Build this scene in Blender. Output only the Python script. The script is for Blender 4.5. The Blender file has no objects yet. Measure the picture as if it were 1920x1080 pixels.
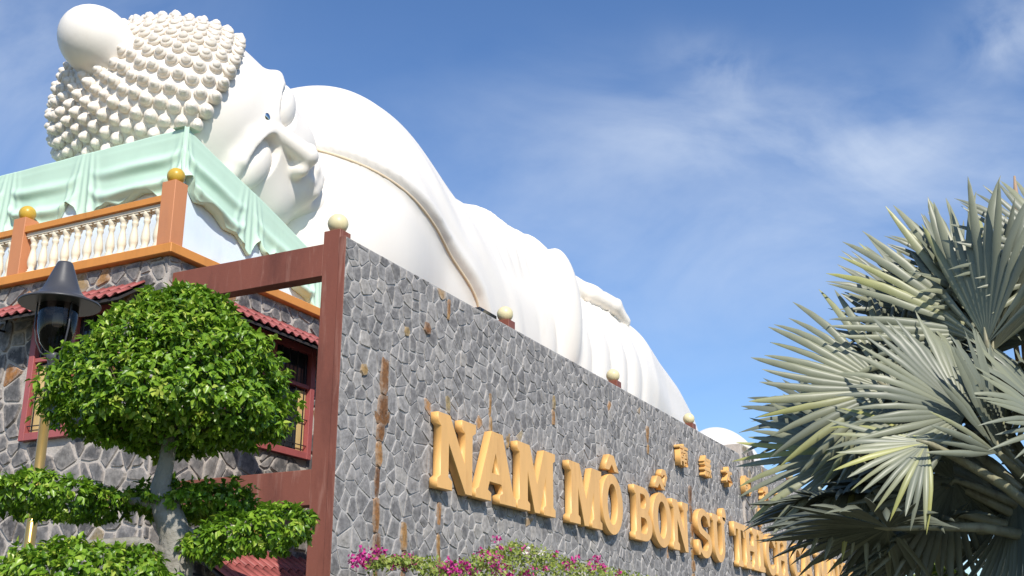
import bpy, bmesh, math, random
import numpy as np
from mathutils import Vector, Matrix
R_ = math.radians
scene = bpy.context.scene

# ---------------------------------------------------------------- camera
cam_d = bpy.data.cameras.new('camera'); cam = bpy.data.objects.new('camera', cam_d)
scene.collection.objects.link(cam); scene.camera = cam
cam_d.sensor_width = 36.0; cam_d.lens = 40.5; cam_d.clip_start = 0.1; cam_d.clip_end = 5000
CP = Vector((0, 0, 1.6)); PITCH, AZ = R_(18.2), R_(26.8)
CF = Vector((math.cos(AZ) * math.cos(PITCH), math.sin(AZ) * math.cos(PITCH), math.sin(PITCH)))
CR = Vector((math.sin(AZ), -math.cos(AZ), 0)); CU = CR.cross(CF)
M = Matrix((CR, CU, -CF)).transposed().to_4x4(); M.translation = CP
cam.matrix_world = M
scene.render.resolution_x = 1024; scene.render.resolution_y = 576

# ---------------------------------------------------------------- sun, sky, exposure
SUN_DIR = Vector((-0.54, -0.52, 0.66)).normalized()          # from the scene towards the sun
SUN_EL = math.asin(SUN_DIR.z); SUN_AZ = math.atan2(SUN_DIR.x, SUN_DIR.y)
sun_d = bpy.data.lights.new('sun', 'SUN'); sun_d.energy = 5.0; sun_d.angle = R_(0.5); sun_d.color = (1.0, 0.94, 0.85)
sun = bpy.data.objects.new('sun', sun_d); scene.collection.objects.link(sun)
sun.rotation_euler = (-SUN_DIR).to_track_quat('-Z', 'Y').to_euler(); sun.location = (-30, -30, 60)
scene.view_settings.view_transform = 'Standard'; scene.view_settings.look = 'None'
scene.view_settings.exposure = 0.12; scene.view_settings.gamma = 1.0
scene.view_settings.use_curve_mapping = False

world = bpy.data.worlds.new('World'); scene.world = world; world.use_nodes = True
def px_dir(x, y):
    x, y = float(x), float(y)
    return (CF + (x - 960) / 2160 * CR - (y - 540) / 2160 * CU).normalized()
def build_sky():
    nt = world.node_tree; N = nt.nodes; L = nt.links; N.clear()
    out = N.new('ShaderNodeOutputWorld'); bg = N.new('ShaderNodeBackground'); bg.inputs['Strength'].default_value = 0.15
    sky = N.new('ShaderNodeTexSky'); sky.sky_type = 'NISHITA'; sky.sun_disc = False
    sky.sun_elevation = SUN_EL; sky.sun_rotation = SUN_AZ; sky.air_density = 1.0; sky.dust_density = 0.25; sky.ozone_density = 4.0
    hs = N.new('ShaderNodeHueSaturation'); hs.inputs['Saturation'].default_value = 1.12; hs.inputs['Hue'].default_value = 0.505; L.new(sky.outputs[0], hs.inputs['Color'])
    tc = N.new('ShaderNodeTexCoord')
    def math_(op, a, b=None, c=None, clamp=False):
        n = N.new('ShaderNodeMath'); n.operation = op; n.use_clamp = clamp
        for i, v in enumerate((a, b, c)):
            if v is None: continue
            if isinstance(v, (int, float)): n.inputs[i].default_value = v
            else: L.new(v, n.inputs[i])
        return n.outputs[0]
    def dot(vec):
        n = N.new('ShaderNodeVectorMath'); n.operation = 'DOT_PRODUCT'
        L.new(tc.outputs['Generated'], n.inputs[0]); n.inputs[1].default_value = vec
        return n.outputs['Value']
    def patch(cx, cy, su, sv, ang, dens, fu, fv, thr, seed, detail=7):
        c = px_dir(cx, cy); r = CR.copy(); r = (r - r.dot(c) * c).normalized(); u = r.cross(c)
        ca, sa = math.cos(R_(ang)), math.sin(R_(ang))
        eu = ca * r + sa * u; ev = -sa * r + ca * u
        du, dv = dot(eu), dot(ev)
        cmb = N.new('ShaderNodeCombineXYZ')
        L.new(math_('MULTIPLY', du, fu), cmb.inputs[0]); L.new(math_('MULTIPLY', dv, fv), cmb.inputs[1]); cmb.inputs[2].default_value = seed
        nz = N.new('ShaderNodeTexNoise'); nz.inputs['Scale'].default_value = 1.0; nz.inputs['Detail'].default_value = detail
        nz.inputs['Roughness'].default_value = 0.56; nz.inputs['Distortion'].default_value = 0.55
        L.new(cmb.outputs[0], nz.inputs['Vector'])
        e = math_('ADD', math_('POWER', math_('ABSOLUTE', math_('DIVIDE', du, su)), 2), math_('POWER', math_('ABSOLUTE', math_('DIVIDE', dv, sv)), 2))
        w = math_('POWER', 2.718, math_('MULTIPLY', e, -1.0))
        front = math_('GREATER_THAN', dot(c), 0.0)
        n = math_('MULTIPLY', math_('SUBTRACT', nz.outputs['Fac'], thr), 1 / (1 - thr) * 2.2, clamp=True)
        return math_('MULTIPLY', math_('MULTIPLY', math_('MULTIPLY', n, w), front), dens)
    parts = [patch(*a) for a in CLOUDS]
    tot = parts[0]
    for p in parts[1:]: tot = math_('ADD', tot, p)
    tot = math_('MINIMUM', tot, 0.95)
    mix = N.new('ShaderNodeMix'); mix.data_type = 'RGBA'
    L.new(tot, mix.inputs[0]); L.new(hs.outputs[0], mix.inputs[6]); mix.inputs[7].default_value = (5.6, 6.1, 6.7, 1)
    L.new(mix.outputs[2], bg.inputs['Color']); L.new(bg.outputs[0], out.inputs['Surface'])
#          centre px  su   sv  angle dens  fu   fv  thr seed
CLOUDS = [(1480, 275, .24, .055, -6, .32, 5.0, 10, .36, 1.3), (1700, 260, .20, .045, -4, .24, 4.0, 13, .38, 4.1), (1350, 125, .022, .045, 75, .30, 9, 14, .34, 7.7),
          (1120, 350, .15, .07, 10, .22, 5, 9, .34, 2.2), (1890, 70, .045, .035, 30, .42, 9, 12, .36, 9.1), (60, 110, .12, .10, 35, .34, 6, 8, .32, 5.5),
          (1350, 500, .26, .10, 0, .20, 5, 8, .32, 3.7), (1720, 400, .2, .09, 8, .16, 5, 9, .35, 6.4)]
build_sky()

# ---------------------------------------------------------------- helpers
COL = scene.collection
def tag(o, label=None, cat=None, group=None, kind=None):
    for k, v in (('label', label), ('category', cat), ('group', group), ('kind', kind)):
        if v: o[k] = v
    return o
def thing(name, label, cat, loc=(0, 0, 0), group=None):
    o = bpy.data.objects.new(name, None); COL.objects.link(o); o.location = loc; o.empty_display_size = 0.3
    return tag(o, label, cat, group)
def link(name, me, mat, parent=None, loc=None):
    o = bpy.data.objects.new(name, me); COL.objects.link(o)
    if mat is not None:
        me.materials.clear()
        for m in (mat if isinstance(mat, (list, tuple)) else [mat]): me.materials.append(m)
    if parent is not None:
        o.parent = parent; o.matrix_parent_inverse = Matrix.Translation(-abs_loc(parent))
    if loc is not None: o.location = loc
    return o
def abs_loc(o):
    # parents here are only translated: a child's mesh stays in world coordinates
    v = Vector(o.location)
    if o.parent is not None: v = v + abs_loc(o.parent) + o.matrix_parent_inverse.translation
    return v
def np_mesh(name, V, F, smooth=False, attrs=None):
    V = np.asarray(V, np.float32); F = np.asarray(F, np.int32)
    me = bpy.data.meshes.new(name)
    me.vertices.add(len(V)); me.vertices.foreach_set('co', V.ravel())
    k = F.shape[1]; me.loops.add(F.size); me.loops.foreach_set('vertex_index', F.ravel())
    me.polygons.add(len(F)); me.polygons.foreach_set('loop_start', np.arange(0, F.size, k, dtype=np.int32))
    if smooth: me.polygons.foreach_set('use_smooth', np.ones(len(F), bool))
    for nm, a in (attrs or {}).items():
        at = me.attributes.new(nm, 'FLOAT', 'POINT'); at.data.foreach_set('value', np.asarray(a, np.float32))
    me.update(calc_edges=True); me.validate()
    return me
class MB:
    """collects polygons; build() links them as ONE mesh object"""
    def __init__(s): s.v = []; s.f = []; s.sm = []; s.t = []; s.rim = []; s.tv = 0.5
    def add(s, vs, fs, smooth=False):
        n = len(s.v); s.v += [tuple(p) for p in vs]; s.t += [s.tv] * len(vs)
        s.f += [tuple(i + n for i in f) for f in fs]; s.sm += [smooth] * len(fs)
    def box(s, x0, x1, y0, y1, z0, z1):
        v = [(x, y, z) for z in (z0, z1) for y in (y0, y1) for x in (x0, x1)]
        s.add(v, [(0, 2, 3, 1), (4, 5, 7, 6), (0, 1, 5, 4), (2, 6, 7, 3), (0, 4, 6, 2), (1, 3, 7, 5)])
    def bbox(s, x0, x1, y0, y1, z0, z1, b=0.012):
        """box with chamfered edges"""
        x0, x1 = sorted((x0, x1)); y0, y1 = sorted((y0, y1)); z0, z1 = sorted((z0, z1))
        b = min(b, (x1 - x0) * .4, (y1 - y0) * .4, (z1 - z0) * .4)
        bm = bmesh.new(); bmesh.ops.create_cube(bm, size=1)
        for v in bm.verts:
            v.co = ((x0 + x1) / 2 + v.co.x * (x1 - x0), (y0 + y1) / 2 + v.co.y * (y1 - y0), (z0 + z1) / 2 + v.co.z * (z1 - z0))
        bmesh.ops.bevel(bm, geom=bm.edges[:], offset=b, segments=1, affect='EDGES', profile=0.5)
        bm.verts.index_update()
        s.add([v.co[:] for v in bm.verts], [[v.index for v in f.verts] for f in bm.faces]); bm.free()
    def lathe(s, prof, c=(0, 0, 0), n=24, smooth=True):
        """prof: (r, z) from bottom to top"""
        vs = []; fs = []
        for r, z in prof:
            for k in range(n):
                a = 2 * math.pi * k / n; vs.append((c[0] + r * math.cos(a), c[1] + r * math.sin(a), c[2] + z))
        for i in range(len(prof) - 1):
            for k in range(n):
                k2 = (k + 1) % n; fs.append((i * n + k, i * n + k2, (i + 1) * n + k2, (i + 1) * n + k))
        s.add(vs, fs, smooth)
        s.add(vs[:n][::-1], [tuple(range(n))]); s.add(vs[-n:], [tuple(range(n))])
    def ball(s, c, r, n=20, m=12):
        s.lathe([(max(1e-3, r * math.sin(math.pi * i / m)), -r * math.cos(math.pi * i / m)) for i in range(m + 1)], c, n)
    def tube(s, pts, rad, n=8, smooth=True, caps=True):
        pts = [Vector(p) for p in pts]
        rad = rad if isinstance(rad, (list, tuple)) else [rad] * len(pts)
        vs = []; fs = []; up = Vector((0.31, 0.2, 0.93))
        for i, p in enumerate(pts):
            d = (pts[min(i + 1, len(pts) - 1)] - pts[max(i - 1, 0)]).normalized()
            a = d.cross(up)
            if a.length < 1e-3: a = d.cross(Vector((1, 0, 0)))
            a.normalize(); b = d.cross(a)
            for k in range(n):
                t = 2 * math.pi * k / n; vs.append(p + rad[i] * (math.cos(t) * a + math.sin(t) * b))
        for i in range(len(pts) - 1):
            for k in range(n):
                k2 = (k + 1) % n; fs.append((i * n + k, (i + 1) * n + k, (i + 1) * n + k2, i * n + k2))
        s.add(vs, fs, smooth)
        if caps:
            s.add(vs[:n], [tuple(range(n))]); s.add(vs[-n:][::-1], [tuple(range(n))])
    def build(s, name, mat, parent=None, tint=False):
        me = bpy.data.meshes.new(name); me.from_pydata(s.v, [], s.f)
        me.polygons.foreach_set('use_smooth', s.sm)
        if tint:
            at = me.attributes.new('tint', 'FLOAT', 'POINT'); at.data.foreach_set('value', s.t)
            if len(s.rim) == len(s.v): at = me.attributes.new('rim', 'FLOAT', 'POINT'); at.data.foreach_set('value', s.rim)
        bm = bmesh.new(); bm.from_mesh(me); bmesh.ops.remove_doubles(bm, verts=bm.verts[:], dist=1e-5) if not tint else None
        bmesh.ops.recalc_face_normals(bm, faces=bm.faces[:]); bm.to_mesh(me); bm.free()
        return link(name, me, mat, parent)

# ---------------------------------------------------------------- materials
def new_mat(name):
    m = bpy.data.materials.new(name); m.use_nodes = True
    nt = m.node_tree; return m, nt.nodes, nt.links, nt.nodes['Principled BSDF']
def ramp(N, stops):
    r = N.new('ShaderNodeValToRGB'); e = r.color_ramp.elements
    while len(e) > 1: e.remove(e[-1])
    for i, (p, c) in enumerate(stops):
        x = e[0] if i == 0 else e.new(p)
        x.position = p; x.color = (*c, 1)
    return r
def noise(N, L, scale, detail=5, rough=0.6, stretch=None, src='Object', dist=0.0):
    tc = N.new('ShaderNodeTexCoord'); n = N.new('ShaderNodeTexNoise')
    n.inputs['Scale'].default_value = scale; n.inputs['Detail'].default_value = detail; n.inputs['Roughness'].default_value = rough; n.inputs['Distortion'].default_value = dist
    if stretch:
        mp = N.new('ShaderNodeMapping'); mp.inputs['Scale'].default_value = stretch; L.new(tc.outputs[src], mp.inputs['Vector']); L.new(mp.outputs[0], n.inputs['Vector'])
    else: L.new(tc.outputs[src], n.inputs['Vector'])
    return n.outputs['Fac']
def bumped(N, L, bsdf, h, strength=0.3, dist=0.02):
    b = N.new('ShaderNodeBump'); b.inputs['Strength'].default_value = strength; b.inputs['Distance'].default_value = dist
    L.new(h, b.inputs['Height']); L.new(b.outputs[0], bsdf.inputs['Normal'])
def paint(name, c, rough=0.55, var=0.12, scale=1.2, bump=0.15, bscale=40, bdist=0.01, stain=None, stretch=(1, 1, .35), metallic=0.0, spec=0.4):
    """painted or plain surface with uneven tone, weather streaks and fine relief"""
    m, N, L, b = new_mat(name)
    d = tuple(max(0, x * (1 - var * 1.6)) for x in c); e = tuple(min(1, x * (1 + var * .6)) for x in c)
    r = ramp(N, [(0.25, d), (0.5, c), (0.75, e)]); L.new(noise(N, L, scale, 6, 0.62, stretch), r.inputs[0])
    col = r.outputs[0]
    if stain:
        sc, amt, lo, hi, sst = stain
        mk = N.new('ShaderNodeMapRange'); mk.inputs[1].default_value = lo; mk.inputs[2].default_value = hi; mk.inputs[4].default_value = amt
        L.new(noise(N, L, 2.2, 6, .65, sst, dist=.4), mk.inputs[0])
        mx = N.new('ShaderNodeMix'); mx.data_type = 'RGBA'; L.new(mk.outputs[0], mx.inputs[0]); L.new(col, mx.inputs[6]); mx.inputs[7].default_value = (*sc, 1)
        col = mx.outputs[2]
    L.new(col, b.inputs['Base Color']); b.inputs['Roughness'].default_value = rough; b.inputs['Metallic'].default_value = metallic
    b.inputs['Specular IOR Level'].default_value = spec
    if bump: bumped(N, L, b, noise(N, L, bscale, 4), bump, bdist)
    return m
def tinted(name, stops, rough=0.75, nscale=9, namt=0.5, bump=0.5, bscale=25, bdist=0.012, spec=0.3, rim=None):
    """colour by the 'tint' attribute of each piece, mottled by noise"""
    m, N, L, b = new_mat(name)
    at = N.new('ShaderNodeAttribute'); at.attribute_name = 'tint'
    r = ramp(N, stops); L.new(at.outputs['Fac'], r.inputs[0])
    k = ramp(N, [(0.25, (1 - namt,) * 3), (0.75, (1 + namt * .45,) * 3)]); L.new(noise(N, L, nscale, 7, .65), k.inputs[0])
    mx = N.new('ShaderNodeMix'); mx.data_type = 'RGBA'; mx.blend_type = 'MULTIPLY'; mx.inputs[0].default_value = 1
    L.new(r.outputs[0], mx.inputs[6]); L.new(k.outputs[0], mx.inputs[7])
    col = mx.outputs[2]
    if rim:
        ra = N.new('ShaderNodeAttribute'); ra.attribute_name = 'rim'
        ad = N.new('ShaderNodeMath'); ad.operation = 'ADD'; L.new(ra.outputs['Fac'], ad.inputs[0])
        nn = N.new('ShaderNodeMapRange'); nn.inputs[1].default_value = .3; nn.inputs[2].default_value = .7; nn.inputs[3].default_value = -.45; nn.inputs[4].default_value = .45
        L.new(noise(N, L, 13, 6, .7), nn.inputs[0]); L.new(nn.outputs[0], ad.inputs[1])
        mr = N.new('ShaderNodeMapRange'); mr.inputs[1].default_value = .40; mr.inputs[2].default_value = 1.15; mr.inputs[4].default_value = rim[1]; L.new(ad.outputs[0], mr.inputs[0])
        m2 = N.new('ShaderNodeMix'); m2.data_type = 'RGBA'; L.new(mr.outputs[0], m2.inputs[0]); L.new(col, m2.inputs[6]); m2.inputs[7].default_value = (*rim[0], 1)
        col = m2.outputs[2]
    L.new(col, b.inputs['Base Color']); b.inputs['Roughness'].default_value = rough; b.inputs['Specular IOR Level'].default_value = spec
    bumped(N, L, b, noise(N, L, bscale, 5), bump, bdist)
    return m
def leafy(name, stops, rough=0.35, trans=0.25, spec=0.5):
    m, N, L, b = new_mat(name)
    at = N.new('ShaderNodeAttribute'); at.attribute_name = 'tint'
    r = ramp(N, stops); L.new(at.outputs['Fac'], r.inputs[0]); L.new(r.outputs[0], b.inputs['Base Color'])
    b.inputs['Roughness'].default_value = rough; b.inputs['Specular IOR Level'].default_value = spec
    t = N.new('ShaderNodeBsdfTranslucent'); L.new(r.outputs[0], t.inputs['Color'])
    ms = N.new('ShaderNodeMixShader'); ms.inputs[0].default_value = trans
    L.new(b.outputs[0], ms.inputs[1]); L.new(t.outputs[0], ms.inputs[2]); L.new(ms.outputs[0], N['Material Output'].inputs['Surface'])
    return m

MAT = {}
MAT['statue'] = paint('white_statue_paint', (0.81, 0.76, 0.685), 0.42, 0.035, 0.5, 0.10, 9, 0.02, stain=((0.72, 0.63, 0.50), 0.22, 0.55, 0.78, (1.2, 1.2, .35)))
MAT['curl'] = paint('cream_curl_paint', (0.76, 0.69, 0.595), 0.5, 0.08, 1.5, 0.15, 20, 0.01, stain=((0.50, 0.42, 0.32), 0.25, 0.56, 0.75, (2, 2, 1)))
MAT['hem'] = paint('beige_hem_paint', (0.72, 0.58, 0.40), 0.5, 0.1)
MAT['green'] = paint('mint_green_paint', (0.53, 0.71, 0.56), 0.45, 0.06, 0.8, 0.08, 14, 0.01, stain=((0.34, 0.50, 0.38), 0.3, 0.58, 0.8, (2, 2, .5)))
MAT['blue'] = paint('pale_blue_cloud_paint', (0.68, 0.79, 0.87), 0.5, 0.12, 0.9, 0.06, 20, 0.01, stain=((0.74, 0.80, 0.86), 0.8, 0.45, 0.7, (.5, .5, .9)))
MAT['orange'] = paint('orange_slab_paint', (0.62, 0.25, 0.055), 0.55, 0.12, 1.5, 0.15, 30, 0.008, stain=((0.26, 0.12, 0.05), 0.55, 0.58, 0.8, (2, 2, 1)))
MAT['post'] = paint('terracotta_post_paint', (0.55, 0.225, 0.10), 0.6, 0.10, 1.6, 0.15, 30, 0.008, stain=((0.38, 0.18, 0.11), 0.4, 0.55, 0.8, (2, 2, .6)))
MAT['cream'] = paint('cream_baluster_paint', (0.74, 0.655, 0.50), 0.55, 0.08, 3, 0.1, 40, 0.006, stain=((0.42, 0.33, 0.22), 0.4, 0.6, 0.8, (3, 3, 2)))
MAT['gold'] = paint('mustard_gold_paint', (0.56, 0.36, 0.045), 0.35, 0.15, 4, 0.08, 30, 0.005, stain=((0.25, 0.16, 0.03), 0.5, 0.55, 0.8, (3, 3, 3)))
MAT['ball'] = paint('pale_yellow_ball_paint', (0.70, 0.61, 0.36), 0.4, 0.1, 4, 0.08, 40, 0.005, stain=((0.36, 0.30, 0.16), 0.5, 0.56, 0.8, (3, 3, 3)))
MAT['brown'] = paint('red_brown_post_paint', (0.205, 0.066, 0.040), 0.5, 0.3, 1.8, 0.25, 22, 0.01, stain=((0.36, 0.19, 0.14), 0.75, 0.54, 0.74, (3, 3, .35)))
MAT['letter'] = paint('ochre_gold_letter_paint', (0.76, 0.43, 0.145), 0.45, 0.10, 2.2, 0.12, 40, 0.006, stain=((0.50, 0.24, 0.07), 0.6, 0.54, 0.76, (3, 3, .4)))
MAT['mortar'] = paint('pale_mortar', (0.43, 0.41, 0.39), 0.85, 0.25, 4, 0.6, 40, 0.015, stain=((0.30, 0.285, 0.275), 0.6, 0.52, 0.72, (2, 2, 1)), stretch=(1, 1, 1))
MAT['mortar2'] = paint('beige_mortar', (0.47, 0.42, 0.37), 0.85, 0.2, 4, 0.6, 40, 0.015, stain=((0.26, 0.22, 0.19), 0.5, 0.55, 0.75, (2, 2, 1)), stretch=(1, 1, 1))
STONES = [(0.0, (0.185, 0.176, 0.172)), (0.25, (0.245, 0.233, 0.226)), (0.5, (0.295, 0.28, 0.27)), (0.75, (0.345, 0.325, 0.308)), (0.88, (0.40, 0.37, 0.335)), (0.9, (0.40, 0.33, 0.22)), (0.97, (0.44, 0.25, 0.11)), (1.0, (0.42, 0.21, 0.09))]
MAT['stone'] = tinted('grey_rubble_stone', STONES, nscale=11, namt=.6, rim=((0.43, 0.41, 0.39), .75))
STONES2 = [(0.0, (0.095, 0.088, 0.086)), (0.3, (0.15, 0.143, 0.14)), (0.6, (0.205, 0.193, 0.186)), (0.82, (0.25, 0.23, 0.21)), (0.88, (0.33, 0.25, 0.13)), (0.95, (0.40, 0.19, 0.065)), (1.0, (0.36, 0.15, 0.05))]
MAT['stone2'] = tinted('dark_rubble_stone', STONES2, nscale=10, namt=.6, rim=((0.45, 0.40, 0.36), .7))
MAT['rust'] = tinted('rusty_ochre_stone', [(0, (0.17, 0.075, 0.03)), (0.4, (0.32, 0.15, 0.05)), (0.75, (0.40, 0.235, 0.08)), (1, (0.31, 0.25, 0.13))], 0.6, 12, .75, .7, 14, .02, rim=((0.42, 0.37, 0.31), .6))
MAT['tile'] = paint('red_roof_tile', (0.34, 0.095, 0.085), 0.55, 0.2, 5, 0.2, 40, 0.006, stain=((0.16, 0.05, 0.045), 0.6, 0.52, 0.75, (3, 3, 2)))
MAT['frame'] = paint('brick_red_frame_paint', (0.36, 0.095, 0.09), 0.45, 0.12, 3, 0.1, 40, 0.005)
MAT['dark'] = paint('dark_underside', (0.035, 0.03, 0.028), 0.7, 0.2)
MAT['black'] = paint('black_metal', (0.022, 0.022, 0.024), 0.4, 0.2, 3, 0.05, 60, 0.003)
MAT['lampgrey'] = paint('charcoal_lamp_metal', (0.055, 0.055, 0.06), 0.38, 0.12, 5, 0.08, 80, 0.003, spec=.5)
MAT['brass'] = paint('golden_pole_paint', (0.62, 0.41, 0.13), 0.28, 0.1, 4, 0.05, 60, 0.002, metallic=.75)
MAT['curtain'] = paint('yellow_curtain', (0.62, 0.44, 0.19), 0.8, 0.15, 3, 0, 10)
MAT['bulb'] = paint('frosted_bulb', (0.5, 0.47, 0.44), 0.3, 0.03)
MAT['bark'] = paint('pale_grey_bark', (0.27, 0.255, 0.225), 0.85, 0.25, 9, 0.7, 30, 0.02, stain=((0.17, 0.15, 0.11), 0.8, 0.5, 0.7, (4, 4, 2)))
MAT['petiole'] = paint('palm_stalk', (0.26, 0.25, 0.16), 0.5, 0.25, 6, 0.2, 40, 0.005, stain=((0.13, 0.10, 0.06), 0.7, 0.5, 0.7, (6, 6, 2)))
MAT['spathe'] = paint('brown_palm_stalk', (0.36, 0.24, 0.15), 0.6, 0.25, 6, 0.2, 40, 0.005)
MAT['twig'] = paint('dark_twig', (0.10, 0.075, 0.05), 0.8, 0.2)
MAT['ground'] = paint('garden_ground', (0.085, 0.085, 0.05), 0.85, 0.2, 1.0, 0.3, 30, 0.01, stretch=(1, 1, 1))
MAT['roofdeck'] = paint('roof_concrete', (0.40, 0.385, 0.36), 0.85, 0.15, 1.0, 0.3, 30, 0.01, stretch=(1, 1, 1))
MAT['ficus'] = leafy('glossy_ficus_leaf', [(0, (0.05, 0.12, 0.008)), (0.45, (0.15, 0.29, 0.02)), (0.8, (0.26, 0.41, 0.035)), (1.0, (0.42, 0.50, 0.08))], 0.36, 0.3, .42)
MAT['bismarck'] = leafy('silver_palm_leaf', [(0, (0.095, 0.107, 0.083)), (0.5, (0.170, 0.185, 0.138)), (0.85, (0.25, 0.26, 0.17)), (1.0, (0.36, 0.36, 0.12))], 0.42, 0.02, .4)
MAT['bougleaf'] = leafy('yellow_green_leaf', [(0, (0.10, 0.17, 0.02)), (0.5, (0.24, 0.31, 0.05)), (1.0, (0.42, 0.43, 0.11))], 0.5, 0.3)
MAT['pink'] = leafy('magenta_bract', [(0, (0.42, 0.02, 0.17)), (0.6, (0.62, 0.05, 0.30)), (1, (0.74, 0.20, 0.42))], 0.6, 0.3, .2)
MAT['whitefl'] = leafy('white_bract', [(0, (0.62, 0.55, 0.5)), (1, (0.80, 0.76, 0.70))], 0.6, 0.3, .2)
MAT['coco'] = leafy('coconut_leaf', [(0, (0.05, 0.11, 0.015)), (0.6, (0.12, 0.20, 0.03)), (1.0, (0.30, 0.32, 0.06))], 0.4, 0.25)
def glass_mat(name, c, rough=0.05, alpha=0.25):
    m, N, L, b = new_mat(name)
    b.inputs['Base Color'].default_value = (*c, 1); b.inputs['Roughness'].default_value = rough
    if alpha < 1:
        t = N.new('ShaderNodeBsdfTransparent'); t.inputs[0].default_value = (0.42, 0.38, 0.36, 1)
        g = N.new('ShaderNodeBsdfGlossy'); g.inputs['Roughness'].default_value = rough
        fr = N.new('ShaderNodeFresnel'); fr.inputs[0].default_value = 1.45
        ms = N.new('ShaderNodeMixShader'); L.new(fr.outputs[0], ms.inputs[0]); L.new(t.outputs[0], ms.inputs[1]); L.new(g.outputs[0], ms.inputs[2])
        L.new(ms.outputs[0], N['Material Output'].inputs['Surface'])
    return m
MAT['pane'] = glass_mat('dark_window_glass', (0.02, 0.024, 0.03), 0.04, 1)
MAT['globe'] = glass_mat('smoky_lamp_glass', (0.1, 0.1, 0.1), 0.03, 0.2)
_m, _N, _L, _b = new_mat('polished_jewel'); _b.inputs['Base Color'].default_value = (.6, .62, .6, 1); _b.inputs['Metallic'].default_value = 1; _b.inputs['Roughness'].default_value = .06
MAT['jewel'] = _m
# x, y centre, y radius, top z, bottom z
STATIONS = [(16.4, 15.2, 1.6, 11.8, 8.2), (17.4, 15.2, 2.0, 12.8, 7.9), (18.3, 15.2, 2.2, 13.4, 7.6), (19.6, 15.2, 2.4, 13.7, 7.5), (21.2, 15.2, 2.5, 13.6, 7.4),
            (23.0, 15.2, 2.5, 13.35, 7.4), (25.0, 15.2, 2.4, 12.8, 7.4), (27.0, 15.2, 2.3, 12.8, 7.4), (29.3, 15.2, 2.3, 12.7, 7.4), (32.0, 15.0, 2.4, 12.75, 7.4),
            (35.0, 15.0, 2.5, 13.0, 7.4), (37.0, 15.2, 2.4, 12.75, 7.4), (39.0, 15.1, 2.2, 12.2, 7.4), (40.8, 15.0, 2.0, 11.3, 7.4), (42.3, 14.9, 1.8, 9.9, 7.4),
            (44.0, 14.8, 1.6, 9.4, 7.4), (46.0, 14.7, 1.5, 9.3, 7.4), (49.0, 14.6, 1.4, 9.2, 7.4)]
ROBE_EDGE = [(6.0, 24.9), (8.0, 24.3), (9.4, 23.6), (9.99, 23.13), (10.27, 22.7), (10.5, 22.2), (10.8, 21.5), (11.0, 20.9), (11.2, 20.2), (11.4, 19.2), (11.5, 18.5), (11.57, 17.9), (11.62, 17.2), (11.7, 15.0), (16, 12.0)]
HEAD_S = 2.014
HEAD_C = (15.45, 14.71, 11.29)
HEAD_R = ((-.381, .106, -.918), (.037, -.991, -.129), (-.924, -.083, .374))
USH = ((0.0, -0.27, 1.17), (0.0, -0.25, 1.0), 0.31)     # topknot: base centre, direction, radius
HAIR_AX = (0.0, -0.50, 0.86)
HAIR_TH = 92
# ---------------------------------------------------------------- statue sculpting (implicit surface -> mesh)
def smin(a, b, k):
    h = np.clip(0.5 + 0.5 * (b - a) / k, 0, 1)
    return b + (a - b) * h - k * h * (1 - h)
def smax(a, b, k):
    return -smin(-a, -b, k)
def ell(P, c, r, R=None):
    q = [P[i] - c[i] for i in range(3)]
    if R is not None:
        q = [R[0][i] * q[0] + R[1][i] * q[1] + R[2][i] * q[2] for i in range(3)]
    k0 = np.sqrt((q[0] / r[0]) ** 2 + (q[1] / r[1]) ** 2 + (q[2] / r[2]) ** 2)
    k1 = np.sqrt((q[0] / r[0] ** 2) ** 2 + (q[1] / r[1] ** 2) ** 2 + (q[2] / r[2] ** 2) ** 2)
    return k0 * (k0 - 1) / (k1 + 1e-6)
def cap(P, a, b, ra, rb):
    d = [b[i] - a[i] for i in range(3)]
    L = d[0] ** 2 + d[1] ** 2 + d[2] ** 2
    t = np.clip(((P[0] - a[0]) * d[0] + (P[1] - a[1]) * d[1] + (P[2] - a[2]) * d[2]) / L, 0, 1)
    return np.sqrt((P[0] - a[0] - t * d[0]) ** 2 + (P[1] - a[1] - t * d[1]) ** 2 + (P[2] - a[2] - t * d[2]) ** 2) - (ra + (rb - ra) * t)
def chain(P, pts, rad, k=0.02):
    f = None
    for i in range(len(pts) - 1):
        g = cap(P, pts[i], pts[i + 1], rad[i], rad[i + 1])
        f = g if f is None else smin(f, g, k)
    return f
def rotmat(ax, deg):
    a = math.radians(deg); c, s = math.cos(a), math.sin(a)
    return {'x': ((1, 0, 0), (0, c, -s), (0, s, c)), 'y': ((c, 0, s), (0, 1, 0), (-s, 0, c)), 'z': ((c, -s, 0), (s, c, 0), (0, 0, 1))}[ax]

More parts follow.
